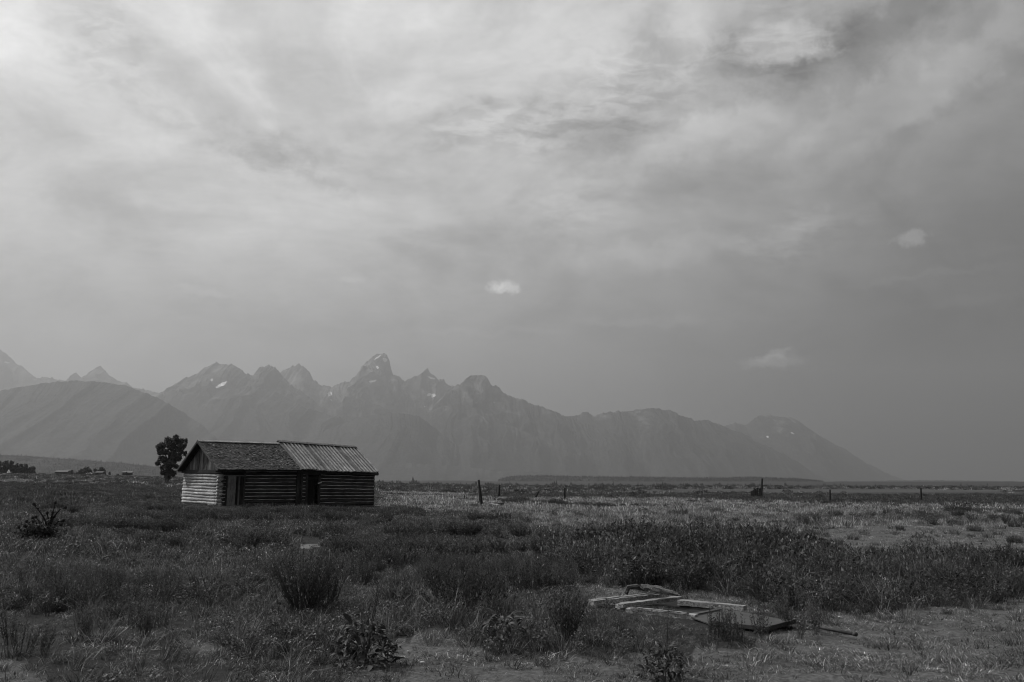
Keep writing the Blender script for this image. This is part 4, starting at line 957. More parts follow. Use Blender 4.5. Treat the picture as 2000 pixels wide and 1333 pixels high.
shed(241, 257.5, 920.6, 923.5, 928.2, 560, 6, 'ranch_house', 'small dark ranch house standing alone past the farmyard', M['bgrey'], M['bdark'], 'house', .35, ((.15, .3, .8, 'door'), (.6, .75, .45, 'window')))
shed(240.5, 246, 921.8, 923, 927.6, 556, 3, 'lean_to', 'tiny pale roofed lean-to against the ranch house', M['bpale'], M['bdark'], 'shed', .1, ((.3, .6, .8, 'door'),))
def tipi(px, pyt, pyb, wpx, D):
    p = at_depth(px, pyb, D); h = at_depth(px, pyt, D)[2] - p[2]; r_ = wpx * D / FPX / 2
    e = empty('tipi', tuple(p)); tag(e, 'small white canvas tipi in front of the dark farm grove', 'tent')
    mb = MB(); n_ = 14; vs = [(r_ * math.cos(2 * math.pi * k / n_), r_ * math.sin(2 * math.pi * k / n_), -.3) for k in range(n_)] + [(.12 * math.cos(2 * math.pi * k / n_), .12 * math.sin(2 * math.pi * k / n_), h * .86) for k in range(n_)]
    mb.add(vs, [(k, (k + 1) % n_, n_ + (k + 1) % n_, n_ + k) for k in range(n_)]); mb.build('canvas', M['white'], e)
    for k in range(5):
        a = 2 * math.pi * k / 5; mb = MB(); mb.tube([(-.12 * math.cos(a), -.12 * math.sin(a), h * .8), (.45 * math.cos(a), .45 * math.sin(a), h * 1.05)], [.05, .04], 5); mb.build('pole', M['bark'], e)
    mb = MB(); mb.add([(-.3, -r_ * .93, 0), (.3, -r_ * .93, 0), (0, -r_ * .55, h * .42)], [(0, 1, 2)]); mb.build('door_flap', M['bdark'], e)
tipi(17, 916.6, 922.8, 6.5, 480)
def vehicle(px0, px1, pyt, pyb, D, name, label, cat, van=False):
    p0, p1 = at_depth(px0, pyb, D), at_depth(px1, pyb, D); L = p1[0] - p0[0]; h = at_depth(px0, pyt, D)[2] - p0[2]
    e = empty(name, ((p0[0] + p1[0]) / 2, D, p0[2] + .1), .12); tag(e, label, cat)
    mb = MB(); hl = L / 2; prof = [(-hl, .3), (-hl, h * .55), (-hl * .75, h * .6), (-hl * .45, h), (hl * .55, h), (hl * .8, h * .62), (hl, h * .55), (hl, .3)] if not van else [(-hl, .3), (-hl, h * .95), (hl * .7, h), (hl, h * .6), (hl, .3)]
    n_ = len(prof); mb.add([(x, -.9, z) for x, z in prof] + [(x, .9, z) for x, z in prof], [tuple(range(n_)), tuple(range(2 * n_ - 1, n_ - 1, -1))] + [(k, k + n_, (k + 1) % n_ + n_, (k + 1) % n_) for k in range(n_)]); mb.build('body', M['white'], e)
    for sx in (-.62, .62):
        for sy in (-.85, .85): mb = MB(); mb.tube([(sx * hl, sy - .1, .32), (sx * hl, sy + .1, .32)], [.33, .33], 12); mb.build('wheel', M['dark'], e)
    mb = MB(); mb.box((0, -.915, h * .78), (hl * .9, .03, h * .28)); mb.build('window', M['glass'], e)
vehicle(169.5, 178.5, 923.9, 926.5, 570, 'parked_truck', 'white vehicle parked below the tallest farmyard tree', 'truck')
vehicle(228.5, 233, 926.3, 928.3, 540, 'parked_car', 'small white car parked left of the lone ranch house', 'car')
vehicle(163.5, 168.5, 925.6, 927.2, 560, 'flat_trailer', 'low pale trailer beside the white farm vehicle', 'trailer', True)

# ------------------------------------------------------------------ posts and fence remains
def post(name, label, base, top, wpx, group=None, cut=.03, dz=0):
    p = ground(*base); d = p[1]; q_ = at_depth(top[0], top[1], d); r_ = wpx * d / FPX / 2
    e = empty(name, (p[0], p[1], p[2])); tag(e, label, 'post', group)
    v = Vector(q_ - p); mb = MB()
    pts = [v * -.12, v * .02, v * .35 + Vector((r_ * .12, 0, 0)), v * .7, v * .98, v]
    mb.tube(pts, [r_ * 1.1, r_ * 1.08, r_, r_ * .95, r_ * .9, r_ * .7], 9, .07); mb.build('shaft', M['post'], e, True)
    mb = MB()
    for k in range(3):
        f_ = (.3, .55, .8)[k]; c = v * f_; mb.tube([c + Vector((-r_ * 1.02, -r_ * .6, 0)), c + Vector((r_ * .2, -r_ * 1.12, .01)), c + Vector((r_ * 1.05, -r_ * .5, 0))], [.006] * 3, 4)
    mb.build('wire_staple', M['dark_metal'], e)
    return p
post('fence_post', 'tallest thick weathered post leaning left beside fallen boards', (941, 990), (934.8, 937.5), 5.0)
post('fence_post', 'thin dark post hidden close behind the tall leaning post', (937, 983), (935.6, 949), 3.0)
post('fence_post', 'slim upright post second from the cabin', (973.6, 972.5), (975.6, 947.3), 4.0)
post('fence_post', 'short post tilted steeply to the right above the sagebrush row', (1044.4, 974), (1052.5, 960), 4.0)
post('fence_post', 'straight post standing among the sagebrush row', (1102.6, 978), (1102.8, 952.8), 4.0)
post('fence_post', 'lone upright post midway across the right half of the field', (1621, 984), (1621.2, 956.5), 3.2)
post('fence_post', 'last upright post near the right edge with a board at its foot', (1799, 982), (1798.6, 953), 3.4)
gp_ = post('fence_post', 'tall thin pole standing at the broken picket panel', (1487, 973), (1488.6, 935), 3.6)
post('marker_post', 'tiny far marker post on the flat right of the picket panel', (1605.5, 951.3), (1605.3, 948.4), 1.4)
post('marker_post', 'short stub post beside the fallen board left of the leaning post', (905.4, 999), (905.8, 991.5), 3.0)
post('marker_post', 'stub of a broken post behind the fallen boards', (907.6, 977), (907.2, 968), 1.8)
post('marker_post', 'second broken stub right behind the fallen boards', (911.0, 977), (910.4, 969.5), 1.6)
pk = empty('picket_panel', tuple(gp_)); tag(pk, 'broken panel of dark leaning pickets at the tall thin pole', 'fence')
for i, (xb, xt, yt) in enumerate(((1467, 1468, 960), (1469.5, 1471, 957), (1472, 1473.4, 953.5), (1474.6, 1476, 955), (1477, 1478.5, 953), (1479.2, 1480.6, 953.6), (1481.5, 1483.3, 954.5), (1484, 1485.4, 953))):
    d = gp_[1] - .1 * i; a = at_depth(xb, 974.3, d) - gp_; b = at_depth(xt, yt, d) - gp_; mb = MB(); mb.beam(a, b, .095, .05, (0, 1, 0), 3, .012); mb.build('picket', M['post'], pk)
for yy in (960, 969):
    a = at_depth(1467, yy + .6, gp_[1]) - gp_; b = at_depth(1488, yy - .6, gp_[1] - .6) - gp_; mb = MB(); mb.beam(a + [0, .08, 0], b + [0, .08, 0], .05, .07); mb.build('rail', M['post'], pk)
def board(name, label, pa, pb, wd, th, m='timber', lift=.05, cat='board', za=0, zb=0, segs=5, jit=.005):
    a = ground(*pa); b = ground(*pb); a = a + [0, 0, lift + za]; b = b + [0, 0, lift + zb]
    e = bpy.data.objects.new(name, None); c = (a + b) / 2
    mb = MB(); mb.beam(a - c, b - c, wd, th, (0, 0, 1), segs, jit)
    bpy.data.objects.remove(e); o = mb.build(name, M[m]); o.location = c; return tag(o, label, cat)
board('fallen_board', 'pale fallen board lying below the tall leaning post', (907, 996), (931.5, 995), .22, .05, lift=.18)
board('fallen_board', 'grey fallen board next to the two broken stubs', (903, 979), (919.5, 978.5), .20, .06, lift=.12)
board('fallen_board', 'pale plank tilted in the grass right of the leaning post', (958, 989), (975, 992), .24, .05, lift=.16)
board('fallen_board', 'thin pale plank just behind the tilted one', (953, 983.6), (968, 985), .2, .04, lift=.14)
board('fallen_board', 'short dark log end at the tip of the tilted plank', (975, 990), (982, 988), .18, .14, 'post', lift=.14)
board('fallen_board', 'pale board lying at the foot of the last right post', (1782, 982.5), (1797, 982), .16, .05, lift=.10)
board('fallen_board', 'dark board half hidden in pale grass left of the straw flat', (1425, 1037), (1441, 1037), .25, .05, 'post', lift=.05)
mb = MB(); a = ground(941.5, 984); mb.tube([(0, 0, 0), (.12, 0, .2), (.2, .02, .36)], [.03, .025, .012], 6)
o = mb.build('broken_branch', M['timber']); o.location = a + [.15, 0, 0]; tag(o, 'pale splintered stick at the foot of the tall leaning post', 'stick')

# ------------------------------------------------------------------ the sunken timber frame
def timber(name, label, top_a, top_b, z, wd, th, m='timber', cat='timber', segs=12, jit=.005, zb=None):
    a = at_z(*top_a, z); b = at_z(*top_b, z if zb is None else zb); c = (a + b) / 2
    mb = MB(); mb.beam(a - c - [0, 0, th / 2], b - c - [0, 0, th / 2], wd, th, (0, 0, 1), segs, jit); o = mb.build(name, M[m]); o.location = c
    return tag(o, label, cat)
gz = Hs(*at_z(1300, 1180, 0)[:2])
timber('old_timber', 'long pale topped timber slanting up on the left of the frame', (1154, 1172.5), (1283, 1160), gz + .14, .12, .07)
timber('old_timber', 'dark cracked timber lying between the long one and the pit', (1212, 1179), (1326, 1165), gz + .12, .10, .05)
timber('old_timber', 'pale squared beam along the far side of the metal sheet', (1326, 1171.5), (1455, 1183.5), gz + .10, .11, .06)
timber('old_timber', 'pale split beam along the near side of the pit', (1226, 1188), (1360, 1201), gz + .09, .11, .06)
timber('old_timber', 'narrow split board lying against the far edge of the long timber', (1165, 1169.5), (1290, 1157.5), gz + .15, .05, .05)
timber('old_timber', 'narrow pale slat on top of the near split beam', (1232, 1185.5), (1345, 1196.5), gz + .115, .035, .025)
timber('old_timber', 'lower sill timber under the slanting long one', (1150, 1181), (1230, 1176), gz + .05, .2, .10, 'post')
timber('old_timber', 'short grey plank end lying left of the near beam', (1206, 1182), (1232, 1179), gz + .09, .10, .05)
timber('old_timber', 'thin plank under the far squared beam', (1330, 1178), (1440, 1187), gz + .03, .12, .04, 'post')
timber('old_timber', 'small grey plank poking out left of the frame', (1134, 1178.5), (1150, 1178.5), gz + .03, .10, .04)
# gnarled chunk of log
e = at_z(1288, 1150, gz + .2); mb = MB()
pa, pb = at_z(1254, 1145, gz + .24), at_z(1328, 1162, gz + .20); pts = [Vector(pa + (pb - pa) * k / 8 - e) + Vector((0, random.uniform(-.015, .015), random.uniform(-.012, .012) - .01 * math.sin(k))) for k in range(9)]
mb.tube(pts, [.030, .044, .034, .046, .036, .038, .028, .022, .008], 12, .30); o = mb.build('gnarled_log', M['old_log']); o.location = e; tag(o, 'gnarled split log lying on top of the timber frame', 'log')
mb = MB(); c0 = at_z(1262, 1154, gz + .18); mb.tube([(-.20, .02, -.03), (-.16, .02, .05), (-.05, 0, .065), (.05, 0, .02)], [.03, .035, .03, .015], 8, .2)
o = mb.build('root_knot', M['old_log']); o.location = at_z(1252, 1156, gz + .15); tag(o, 'curved pale root knot left of the gnarled log', 'root')
# metal sheet with turned down lip
def flat_pts(L_, z): return [at_z(u, v, z) for u, v in L_]
zs_ = gz + .07; P_ = flat_pts([(1335, 1200), (1408, 1188), (1556, 1215), (1497, 1231), (1388, 1219)], zs_)
c = sum(P_) / 5; sh = empty('metal_sheet', tuple(c)); tag(sh, 'dark rusty metal sheet covering the pit with grass over its far corner', 'metal sheet')
mb = MB(); vs = [p - c for p in P_] + [p - c - [0, 0, .012] for p in P_]; mb.add(vs, [(0, 1, 2, 3, 4), (9, 8, 7, 6, 5)] + [(k, k + 5, (k + 1) % 5 + 5, (k + 1) % 5) for k in range(5)]); mb.build('plate', M['metal'], sh)
for nm, a, b in (('lip', 4, 3), ('lip', 3, 2)):
    mb = MB(); mb.beam(P_[a] - c + [0, 0, .012], P_[b] - c + [0, 0, .012], .018, .04, (0, 0, 1), 6, .003); mb.build(nm, M['dark_metal'], sh)
mb = MB(); q0, q1 = at_z(1362, 1200, zs_ + .012) - c, at_z(1408, 1190.5, zs_ + .012) - c; mb.beam(q0, q1, .02, .012); mb.build('seam', M['dark_metal'], sh)
for fx in (.15, .5, .85):
    a, b = P_[4] - c, P_[3] - c; p = a + (b - a) * fx; mb = MB(); mb.box(Vector(p) + Vector((0, .01, -.06)), (.05, .05, .12)); mb.build('support_block', M['dark'], sh)
# iron pipe
pa, pb = at_z(1566, 1219, gz + .08), at_z(1672, 1239.5, gz + .09); c = (pa + pb) / 2
pp = empty('iron_pipe', tuple(c)); tag(pp, 'dark iron pipe sticking out right from the metal sheet', 'pipe')
mb = MB(); mb.tube([pa - c, (pa - c) * .2, pb - c], [.017, .017, .017], 12); mb.build('tube', M['dark_metal'], pp, True)
mb = MB(); v = Vector(pb - c); u_ = v.normalized(); mb.tube([v - u_ * .03, v + u_ * .004], [.021, .021], 12); mb.build('collar', M['dark_metal'], pp, True)
mb = MB(); a = Vector(at_z(1575, 1228, gz)) ; 
# stones
def stone(px, py, wpx, label, flat_=.45):
    p = ground(px, py); r_ = wpx * p[1] / FPX / 2; mb = MB(); n_ = 8
    vs = []; k0 = random.uniform(0, 9)
    for i in range(1, 5):
        ph = math.pi * i / 5
        for k in range(n_):
            th = 2 * math.pi * k / n_; rr0 = r_ * (1 + .18 * math.sin(th * 2 + k0) + random.uniform(-.07, .07)); vs.append((rr0 * math.sin(ph) * math.cos(th), rr0 * .75 * math.sin(ph) * math.sin(th), rr0 * flat_ * math.cos(ph)))
    vs += [(0, 0, r_ * flat_), (0, 0, -r_ * flat_)]; fs = [(8 * n_ // 8 * 0 + k, (k + 1) % n_, 4 * n_) for k in range(n_)]
    for i in range(3): fs += [(i * n_ + k, (i + 1) * n_ + k, (i + 1) * n_ + (k + 1) % n_, i * n_ + (k + 1) % n_) for k in range(n_)]
    fs += [(3 * n_ + (k + 1) % n_, 3 * n_ + k, 4 * n_ + 1) for k in range(n_)]
    mb.add(vs, fs); o = mb.build('stone', M['rock'], None, True); o.location = (p[0], p[1], p[2] + r_ * flat_ * .7 + .01); o.rotation_euler[2] = random.uniform(0, 3); tag(o, label, 'stone')
stone(825, 1298, 9, 'oval white stone on the pale ground right of the big dock'); stone(891, 1303, 5, 'tiny white stone right of the oval one')
stone(1487, 1184, 6, 'small pale stone behind the far squared beam'); stone(797, 1275, 4, 'pebble above the oval white stone'); stone(1268, 1131, 1.5 * 2, 'pebble in the grass behind the gnarled log')
stone(690, 1100, 4, 'small pale stone in dark grass right of the sandy burrow'); stone(1640, 1208, 7, 'flat pale stone on the straw right of the dark growth')

# ------------------------------------------------------------------ big plants
def sagebrush(name, label, loc, h, wr, stems, leaf, group=None, m='sage', dens=1.0, seed=None, foot=.18, low=.30):
    if seed is not None: random.seed(seed)
    e = empty(name, loc, random.uniform(0, 6)); tag(e, label, 'shrub', group)
    ms, ml = MB(), MB()
    for i in range(stems):
        a = random.uniform(0, 2 * math.pi); sp = wr * math.sqrt(random.random()); hh_ = h * random.uniform(.55, 1.0) * (1 - .25 * (sp / wr) ** 2)
        b0 = Vector((math.cos(a) * sp * foot, math.sin(a) * sp * foot, -.02)); k1 = foot + (1 - foot) * .55; b1 = Vector((math.cos(a) * sp * k1, math.sin(a) * sp * k1, hh_ * .5)); b2 = Vector((math.cos(a) * sp * 1.02 + random.uniform(-.02, .02) * h, math.sin(a) * sp * 1.02, hh_))
        ms.tube([b0, b1, b2], [h * .010, h * .006, h * .002], 4, caps=False)
        n_ = int(44 * dens)
        for k in range(n_):
            f_ = low + (1 - low) * (k + random.random()) / n_; p = b1.lerp(b2, (f_ - .5) * 2) if f_ > .5 else b0.lerp(b1, f_ * 2)
            o_ = Vector((random.gauss(0, 1), random.gauss(0, 1), 0)) * h * .018; d = (Vector((0, 0, 1)) + o_.normalized() * random.uniform(.3, 1.2)).normalized(); s_ = d.cross(Vector((random.uniform(-1, 1), random.uniform(-1, 1), .1))).normalized(); L = leaf * random.uniform(.6, 1.4)
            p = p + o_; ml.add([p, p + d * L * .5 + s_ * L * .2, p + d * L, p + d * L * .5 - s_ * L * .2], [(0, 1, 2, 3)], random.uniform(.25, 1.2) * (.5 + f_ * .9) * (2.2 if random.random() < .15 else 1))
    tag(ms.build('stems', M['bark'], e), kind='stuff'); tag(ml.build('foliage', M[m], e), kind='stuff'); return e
p = ground(592, 1204); sagebrush('sagebrush', 'largest upright sagebrush with many wand-like stems in front of the cabin', tuple(p), .90, .38, 74, .028, dens=.9, seed=3, m='sage_pale')
p = ground(640, 1196); sagebrush('sagebrush', 'loose sparse sagebrush leaning out right of the largest one', tuple(p), .74, .26, 28, .026, dens=.9, seed=4, m='sage_pale')
p = ground(1108, 1256); sagebrush('sagebrush', 'tall slender sagebrush left of the timber frame', tuple(p), .58, .20, 34, .028, dens=.9, seed=5)
p = ground(905, 1196); sagebrush('sagebrush', 'wide bushy sagebrush left of centre in the dark growth', tuple(p), .60, .62, 70, .030, seed=6, foot=.5)
p = ground(1048, 1160); sagebrush('sagebrush', 'low dark sagebrush behind the slender one', tuple(p), .46, .5, 50, .032, seed=8, foot=.6)
p = ground(775, 1190); sagebrush('sagebrush', 'small dark sagebrush in the middle of the foreground growth', tuple(p), .36, .28, 34, .026, seed=9, foot=.4)
# broad leaved dock plants: leaves are parts
def leaf_mesh(L, wd, droop, curl, seed):
    random.seed(seed); n_ = 5; vs = []; fs = []
    for i in range(n_ + 1):
        f_ = i / n_; y = L * (f_ - droop * .22 * f_ * f_); z = L * (.55 * f_ - droop * f_ * f_ * .85); w_2 = wd * math.sin(math.pi * min(1, f_ * .86 + .10)) ** .8 * (.0 if i == n_ else 1) * random.uniform(.85, 1.15)
        vs += [(-w_2 / 2, y, z + curl * w_2), (0, y, z), (w_2 / 2, y, z + curl * w_2 * random.uniform(.6, 1.3))]
    for i in range(n_):
        for k in range(2): fs.append((i * 3 + k, i * 3 + k + 1, i * 3 + 4 + k, i * 3 + 3 + k))
    me = bpy.data.meshes.new('leaf'); me.from_pydata(vs, [], fs); me.polygons.foreach_set('use_smooth', [True] * len(fs)); me.update(); return me
M['dock'] = mat('dock_leaf', 0, lambda tt: tt.math('MULTIPLY', tt.mapr(objrand(tt), 0, 1, .5, 1.5), tt.mapr(tt.noise(objc(tt), 40, 4, .6), .3, .7, .028, .070)), .55, .3, transl=.15)
M['dead_leaf'] = mat('dead_leaf', 0, lambda tt: tt.mapr(tt.noise(objc(tt), 40, 4, .6), .3, .7, .07, .16), .6, .3, transl=.2)
LEAF = [leaf_mesh(.26, .07, .75, .25, 1), leaf_mesh(.20, .06, 1.1, .35, 2), leaf_mesh(.30, .08, .5, .2, 3), leaf_mesh(.22, .045, 1.3, .4, 4), leaf_mesh(.16, .06, .9, .5, 5)]
LEAF_D = []
for me in LEAF: d_ = me.copy(); me.materials.append(M['dock']); d_.materials.append(M['dead_leaf']); LEAF_D.append(d_)
def dock(name, label, loc, size, n_, seed, stalks=2, upright=.3, dead=.12):
    random.seed(seed); e = empty(name, loc, 0); tag(e, label, 'plant')
    for i in range(n_):
        o = bpy.data.objects.new('leaf', random.choice(LEAF_D if random.random() < dead else LEAF)); COL.objects.link(o); o.parent = e
        a_ = random.uniform(0, 2 * math.pi); lv = random.random() ** 1.2; rr4 = .19 * size * math.sqrt(random.random()) * (1 - .5 * lv)
        o.location = (math.cos(a_) * rr4, math.sin(a_) * rr4, lv * .25 * size + .01)
        o.rotation_euler = (random.uniform(-.7, .55 + upright * .6), random.uniform(-.7, .7), a_ - math.pi / 2 + random.uniform(-.9, .9)); s_ = size * random.uniform(.22, .46); o.scale = (s_ * random.uniform(.7, 1.2), s_, s_ * random.uniform(.7, 1.1))
    for k in range(stalks):
        mb = MB(); a = random.uniform(0, 6); hh_ = size * random.uniform(.38, .55); tip = Vector((math.cos(a) * .1 * size, math.sin(a) * .06 * size, hh_)); mb.tube([(0, 0, 0), tip * .5, tip], [.006, .005, .003], 5)
        for q_ in range(40):
            p = tip * random.uniform(.5, 1.0) + Vector((random.gauss(0, .008), random.gauss(0, .008), 0)); d = Vector((random.uniform(-1, 1), random.uniform(-1, 1), random.uniform(-.5, 1))).normalized() * .014 * size
            s_ = d.cross(Vector((0, .3, 1))).normalized() * .005; mb.add([p, p + d * .5 + s_, p + d, p + d * .5 - s_], [(0, 1, 2, 3)])
        mb.build('stalk', M['bark'], e)
    return e
def dk(px, py, *a, **k): 
    q_ = ground(px, py); return dock('dock_plant', a[0], tuple(q_), *a[1:], **k)
dk(712, 1300, 'biggest broad leaved dock plant with drooping dark leaves', 1.35, 290, 21, stalks=3)
dk(985, 1262, 'dock plant with pale curled leaves left of the slender sagebrush', 1.15, 190, 22, dead=.2, stalks=1)
dk(1300, 1330, 'dock plant cut by the bottom edge right of centre', 1.0, 190, 23, stalks=1, upright=.7)
dk(548, 1212, 'small dock with dry leaves at the foot of the largest sagebrush', .85, 26, 24, dead=.45, stalks=1, upright=.8)
dk(1318, 1166, 'small dark leaved dock growing behind the gnarled log', .65, 26, 25, stalks=0, upright=.6)
dk(750, 1198, 'little dock in the trodden gap left of centre', .6, 22, 26, dead=.3, stalks=0)
dk(1376, 1150, 'little spiky dock behind the far squared beam', .6, 18, 27, stalks=0, upright=1.0)
dk(650, 1180, 'low dock tucked right behind the largest sagebrush', .5, 16, 28, stalks=0)
dk(455, 1290, 'low dock in the grass below left of the largest sagebrush', .6, 16, 29, stalks=0, upright=.8)
dk(870, 1262, 'flat dock beside the small pale clearing', .55, 18, 30, stalks=0)
# thistle
random.seed(12)
p = ground(78, 1062); th_ = empty('thistle', tuple(p)); tag(th_, 'tall black branching thistle with round heads at the left edge', 'thistle')
D_ = p[1]; 
def tl(px, py, dy=0.0): return Vector(at_depth(px, py, D_ + dy) - p)
arms = [[(96, 1058), (94, 1030), (86, 1012), (78, 1000), (70, 991), (66, 985)], [(96, 1058), (98, 1030), (105, 1010), (113, 1000), (118, 995), (128, 992)], [(95, 1058), (96, 1030), (94, 1012), (92, 1002)],
        [(96, 1040), (100, 1018), (104, 1000), (108, 982)], [(80, 1060), (74, 1040), (72, 1022), (64, 1012)], [(62, 1062), (50, 1050), (42, 1038), (36, 1030)], [(70, 1062), (64, 1040), (58, 1026), (52, 1019)],
        [(96, 1035), (108, 1024), (116, 1018), (124, 1017)], [(84, 1060), (86, 1040), (80, 1024), (70, 1010)], [(60, 1066), (56, 1048), (54, 1036), (48, 1028)], [(44, 1070), (40, 1056), (34, 1046), (30, 1040)], [(96, 1040), (102, 1028), (98, 1016), (103, 1001)]]
for i, A in enumerate(arms):
    dy = random.uniform(-.25, .25); pts = [tl(x, y, dy * k / len(A)) for k, (x, y) in enumerate(A)]; pts[0].z = -.03
    mb = MB(); mb.tube(pts, [.022 * (1 - .7 * k / len(pts)) for k in range(len(pts))], 6, .1)
    for a, b in zip(pts[:-1], pts[1:]):
        for k in range(9):
            c = a.lerp(b, random.random()); d = Vector((random.uniform(-1, 1), random.uniform(-1, 1), random.uniform(-.3, .8))).normalized() * random.uniform(.04, .12); s_ = d.cross(Vector((random.uniform(-1, 1), .3, 1))).normalized() * .012
            mb.add([c - s_, c + s_, c + d], [(0, 1, 2)])
    st = mb.build('stem', M['leafy_dark'] if 'leafy_dark' in M else M['leafy'], th_)
    for hd in range(1 if i < 6 else 2):
        c = pts[-1] + Vector((random.uniform(-.06, .06) * hd, 0, -.10 * hd)); mb = MB(); n_ = 8; r_ = .034
        for k in range(26):
            d = Vector((random.gauss(0, 1), random.gauss(0, 1), random.gauss(0, 1))).normalized() * r_ * random.uniform(1.0, 1.5); s_ = d.cross(Vector((.3, .2, 1))).normalized() * .010; mb.add([c - s_, c + s_, c + d], [(0, 1, 2)])
        mb.tube([c + Vector((0, 0, -r_)), c + Vector((0, 0, -r_ * .5)), c + Vector((0, 0, r_ * .4)), c + Vector((0, 0, r_))], [r_ * .4, r_ * .95, r_ * .9, r_ * .5], n_); mb.build('flower_head', M['dark'], st)
mb = MB()
for k in range(3200):
    bx = random.choice([(94, 1045), (70, 1045), (55, 1055), (84, 1050), (42, 1060)]); c = tl(bx[0] + random.gauss(0, 8), min(1068, bx[1] + random.gauss(0, 10)), random.uniform(-.3, .3)); c.z = max(c.z, .02)
    d = Vector((random.uniform(-1, 1), random.uniform(-1, 1), random.uniform(-.4, .8))).normalized() * random.uniform(.06, .15); s_ = d.cross(Vector((random.uniform(-1, 1), .3, 1))).normalized() * .02; mb.add([c - s_, c + s_, c + d], [(0, 1, 2)], random.uniform(.4, 1.0))
tag(mb.build('foliage', M['leafy'], th_), kind='stuff')

# sagebrush clumps of the middle distance, copied from three kinds
random.seed(40)
proto = [sagebrush('sagebrush', 'placeholder', (0, 0, 0), 1.0, .62, 60, .085, dens=.7, seed=60, foot=.75, low=.05), sagebrush('sagebrush', 'placeholder', (0, 0, 0), 1.0, .9, 80, .095, dens=.7, seed=61, foot=.85, low=.05), sagebrush('sagebrush', 'placeholder', (0, 0, 0), 1.0, 1.25, 100, .095, dens=.6, seed=62, foot=.9, low=.05)]
used = [False] * 3
def clump(k, px, py, hpx, label, group):
    p = ground(px, py); h = hpx * p[1] / FPX
    o = proto[k] if not used[k] else copy_tree(proto[k]); used[k] = True
    o.location = tuple(p); o.scale = (h * random.uniform(.9, 1.15), h * random.uniform(.9, 1.15), h); o.rotation_euler = (0, 0, random.uniform(0, 6)); o['label'] = label; o['group'] = group
random.seed(41)
row = [(1000, 984, 15), (1010, 979, 11), (1022, 982, 14), (1033, 985, 9), (1044, 986, 11), (1055, 985, 10), (1066, 985, 9), (1078, 987, 13), (1088, 988, 15), (1098, 989, 11), (1112, 990, 9), (1132, 990, 11), (1146, 990, 9), (1160, 991, 8), (1172, 992, 12), (1186, 992, 11), (1200, 993, 9), (1216, 990, 7), (985, 982, 8), (935, 984, 7)]
ORD = 'first second third fourth fifth sixth seventh eighth ninth tenth eleventh twelfth thirteenth fourteenth fifteenth sixteenth seventeenth eighteenth nineteenth twentieth'.split() + ['twenty ' + w_2 for w_2 in 'first second third fourth fifth sixth seventh eighth ninth'.split()]
row.sort()
for i, (x_, y_, h_) in enumerate(row): clump(i % 3, x_, y_, h_, ORD[i] + ' dark clump from the left in the sagebrush row beside the four left posts', 'sagebrush row by the posts')
sc_l = [(1404, 1004, 13), (1390, 1003, 9), (1418, 1006, 9), (1262, 990, 7), (1275, 991, 6), (1300, 992, 7), (1340, 999, 6), (1295, 1012, 9), (1366, 1019, 10), (1438, 1020, 11), (1452, 1025, 9), (1512, 1024, 9), (1525, 1029, 7), (1640, 1013, 9), (1600, 1016, 8), (1670, 1021, 10), (1705, 1018, 8), (1725, 1006, 8), (1740, 1004, 10), (1776, 1020, 10),
        (1790, 1008, 13), (1803, 1010, 14), (1850, 1004, 14), (1872, 1004, 18), (1890, 1004, 17), (1905, 1005, 15), (1835, 1018, 14), (1855, 1024, 10), (1925, 1022, 10), (1945, 1018, 14), (1960, 1006, 14), (1978, 1008, 16), (1992, 1010, 15), (1988, 1030, 12), (1985, 1062, 16), (1757, 1036, 10), (1905, 1038, 12), (1700, 998, 6), (1560, 1005, 6), (1620, 994, 6),
        (960, 1010, 7), (1010, 1015, 7), (925, 1017, 6), (1090, 1008, 5), (1170, 1014, 6), (1230, 1020, 7), (1520, 987, 6), (1555, 987, 5), (1660, 988, 5)]
sc_l.sort(); cnt = {}
for i, (x_, y_, h_) in enumerate(sc_l):
    rg = 'below the four left posts' if x_ < 1250 else 'between posts and picket panel' if x_ < 1480 else 'below the lone right post' if x_ < 1730 else 'near the right edge'
    cnt[rg] = cnt.get(rg, 0) + 1
    clump(i % 3, x_, y_, h_, 'low sagebrush in the pale grass ' + rg + ', ' + ORD[cnt[rg] - 1] + ' from left', 'sagebrush scattered in the pale dry grass')
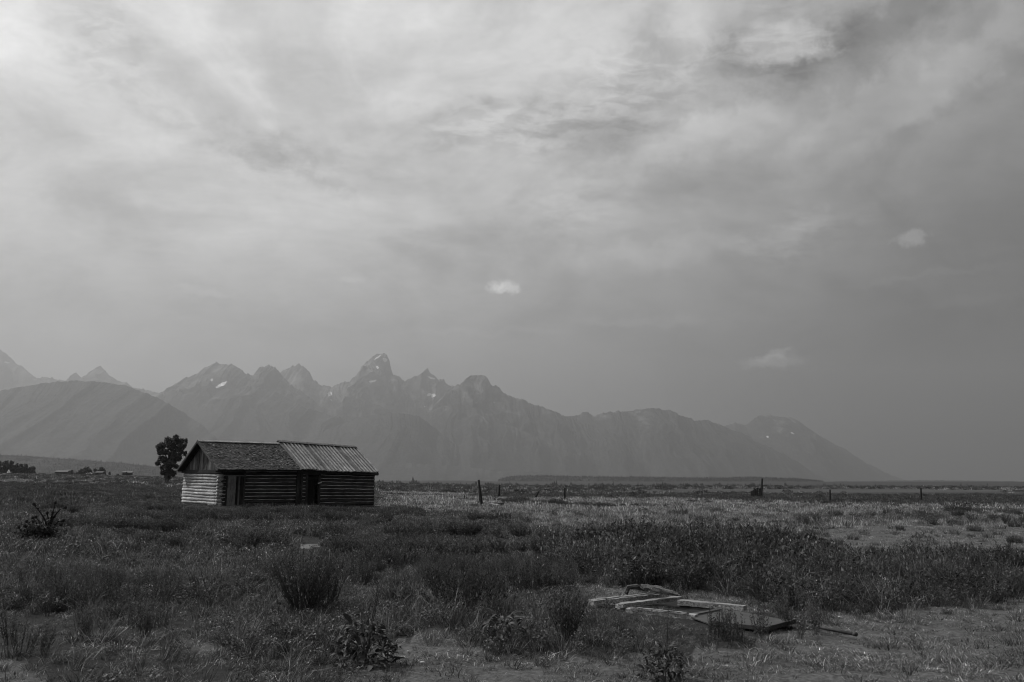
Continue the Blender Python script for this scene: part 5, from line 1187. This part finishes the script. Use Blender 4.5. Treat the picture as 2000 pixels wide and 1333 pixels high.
dk_l = [(1885, 1120, 34, 2, 'big rounded dark bush at the right end of the tall growth'), (1850, 1128, 26, 1, 'dark bush left of the big rounded one in the tall growth'), (1930, 1150, 22, 2, 'low dark bush at the right tip of the tall growth'), (1555, 1160, 34, 2, 'dark bush in the hollow of the tall growth'), (1675, 1200, 24, 2, 'dark bush on the lower edge of the tall growth by the straw'),
        (1290, 1090, 26, 1, 'rounded dark bush at the left end of the tall growth'), (1375, 1086, 26, 2, 'broad dark bush on the far edge of the tall growth, second from its left end'), (1460, 1092, 28, 1, 'dark bush on the far edge of the tall growth above the metal sheet'),
        (1540, 1096, 28, 2, 'broad dark bush on the far edge where the tall growth is highest'), (1610, 1108, 24, 1, 'dark bush where the far edge of the tall growth starts to drop'), (1700, 1126, 26, 2, 'dark bush in the narrow middle of the tall growth'), (1770, 1132, 26, 1, 'dark bush between the narrow middle and the big rounded bush'), (1480, 1130, 26, 2, 'dark bush in the heart of the tall growth'),
        (205, 1040, 20, 2, 'dark flat bush right of the thistle'), (380, 1066, 18, 1, 'dark low bush below and left of the cabin'), (245, 1086, 10, 2, 'very low dark bush between thistle and cabin foreground'), (1190, 1050, 20, 1, 'dark bush at the near edge of the pale grass band'), (1210, 1052, 24, 0, 'taller dark bush at the near edge of the pale grass band'),
        (600, 1030, 22, 2, 'dark bush in the growth just below the second door'), (640, 1042, 20, 1, 'dark bush right below the second doorway growth'), (805, 1060, 24, 2, 'dark bush in the growth right of the sandy burrow'), (700, 1020, 14, 2, 'dark bush below the right end of the cabin'), (740, 1028, 18, 1, 'taller bush right of and below the cabin end')]
for x_, y_, h_, k_, lb in dk_l: clump(k_, x_, y_, h_, lb, 'dark bushes within the tall growth')

# ------------------------------------------------------------------ haze
mb = MB(); mb.box((0, 0, (2650 - 90) / 2), (38000, 38000, 2650 + 90)); hz = mb.build('haze', None)
hm = bpy.data.materials.new('smoky_air'); hm.use_nodes = True; ht = NT(hm.node_tree); ht.n.clear()
ho = ht.n.new('ShaderNodeOutputMaterial'); pv = ht.n.new('ShaderNodeVolumePrincipled'); pv.inputs['Color'].default_value = (.70, .70, .70, 1); pv.inputs['Density'].default_value = 8.6e-5; pv.inputs['Anisotropy'].default_value = .42
ht.l.new(pv.outputs[0], ho.inputs['Volume']); hz.data.materials.append(hm); tag(hz, 'thin smoke haze filling the valley', None, None, 'stuff')
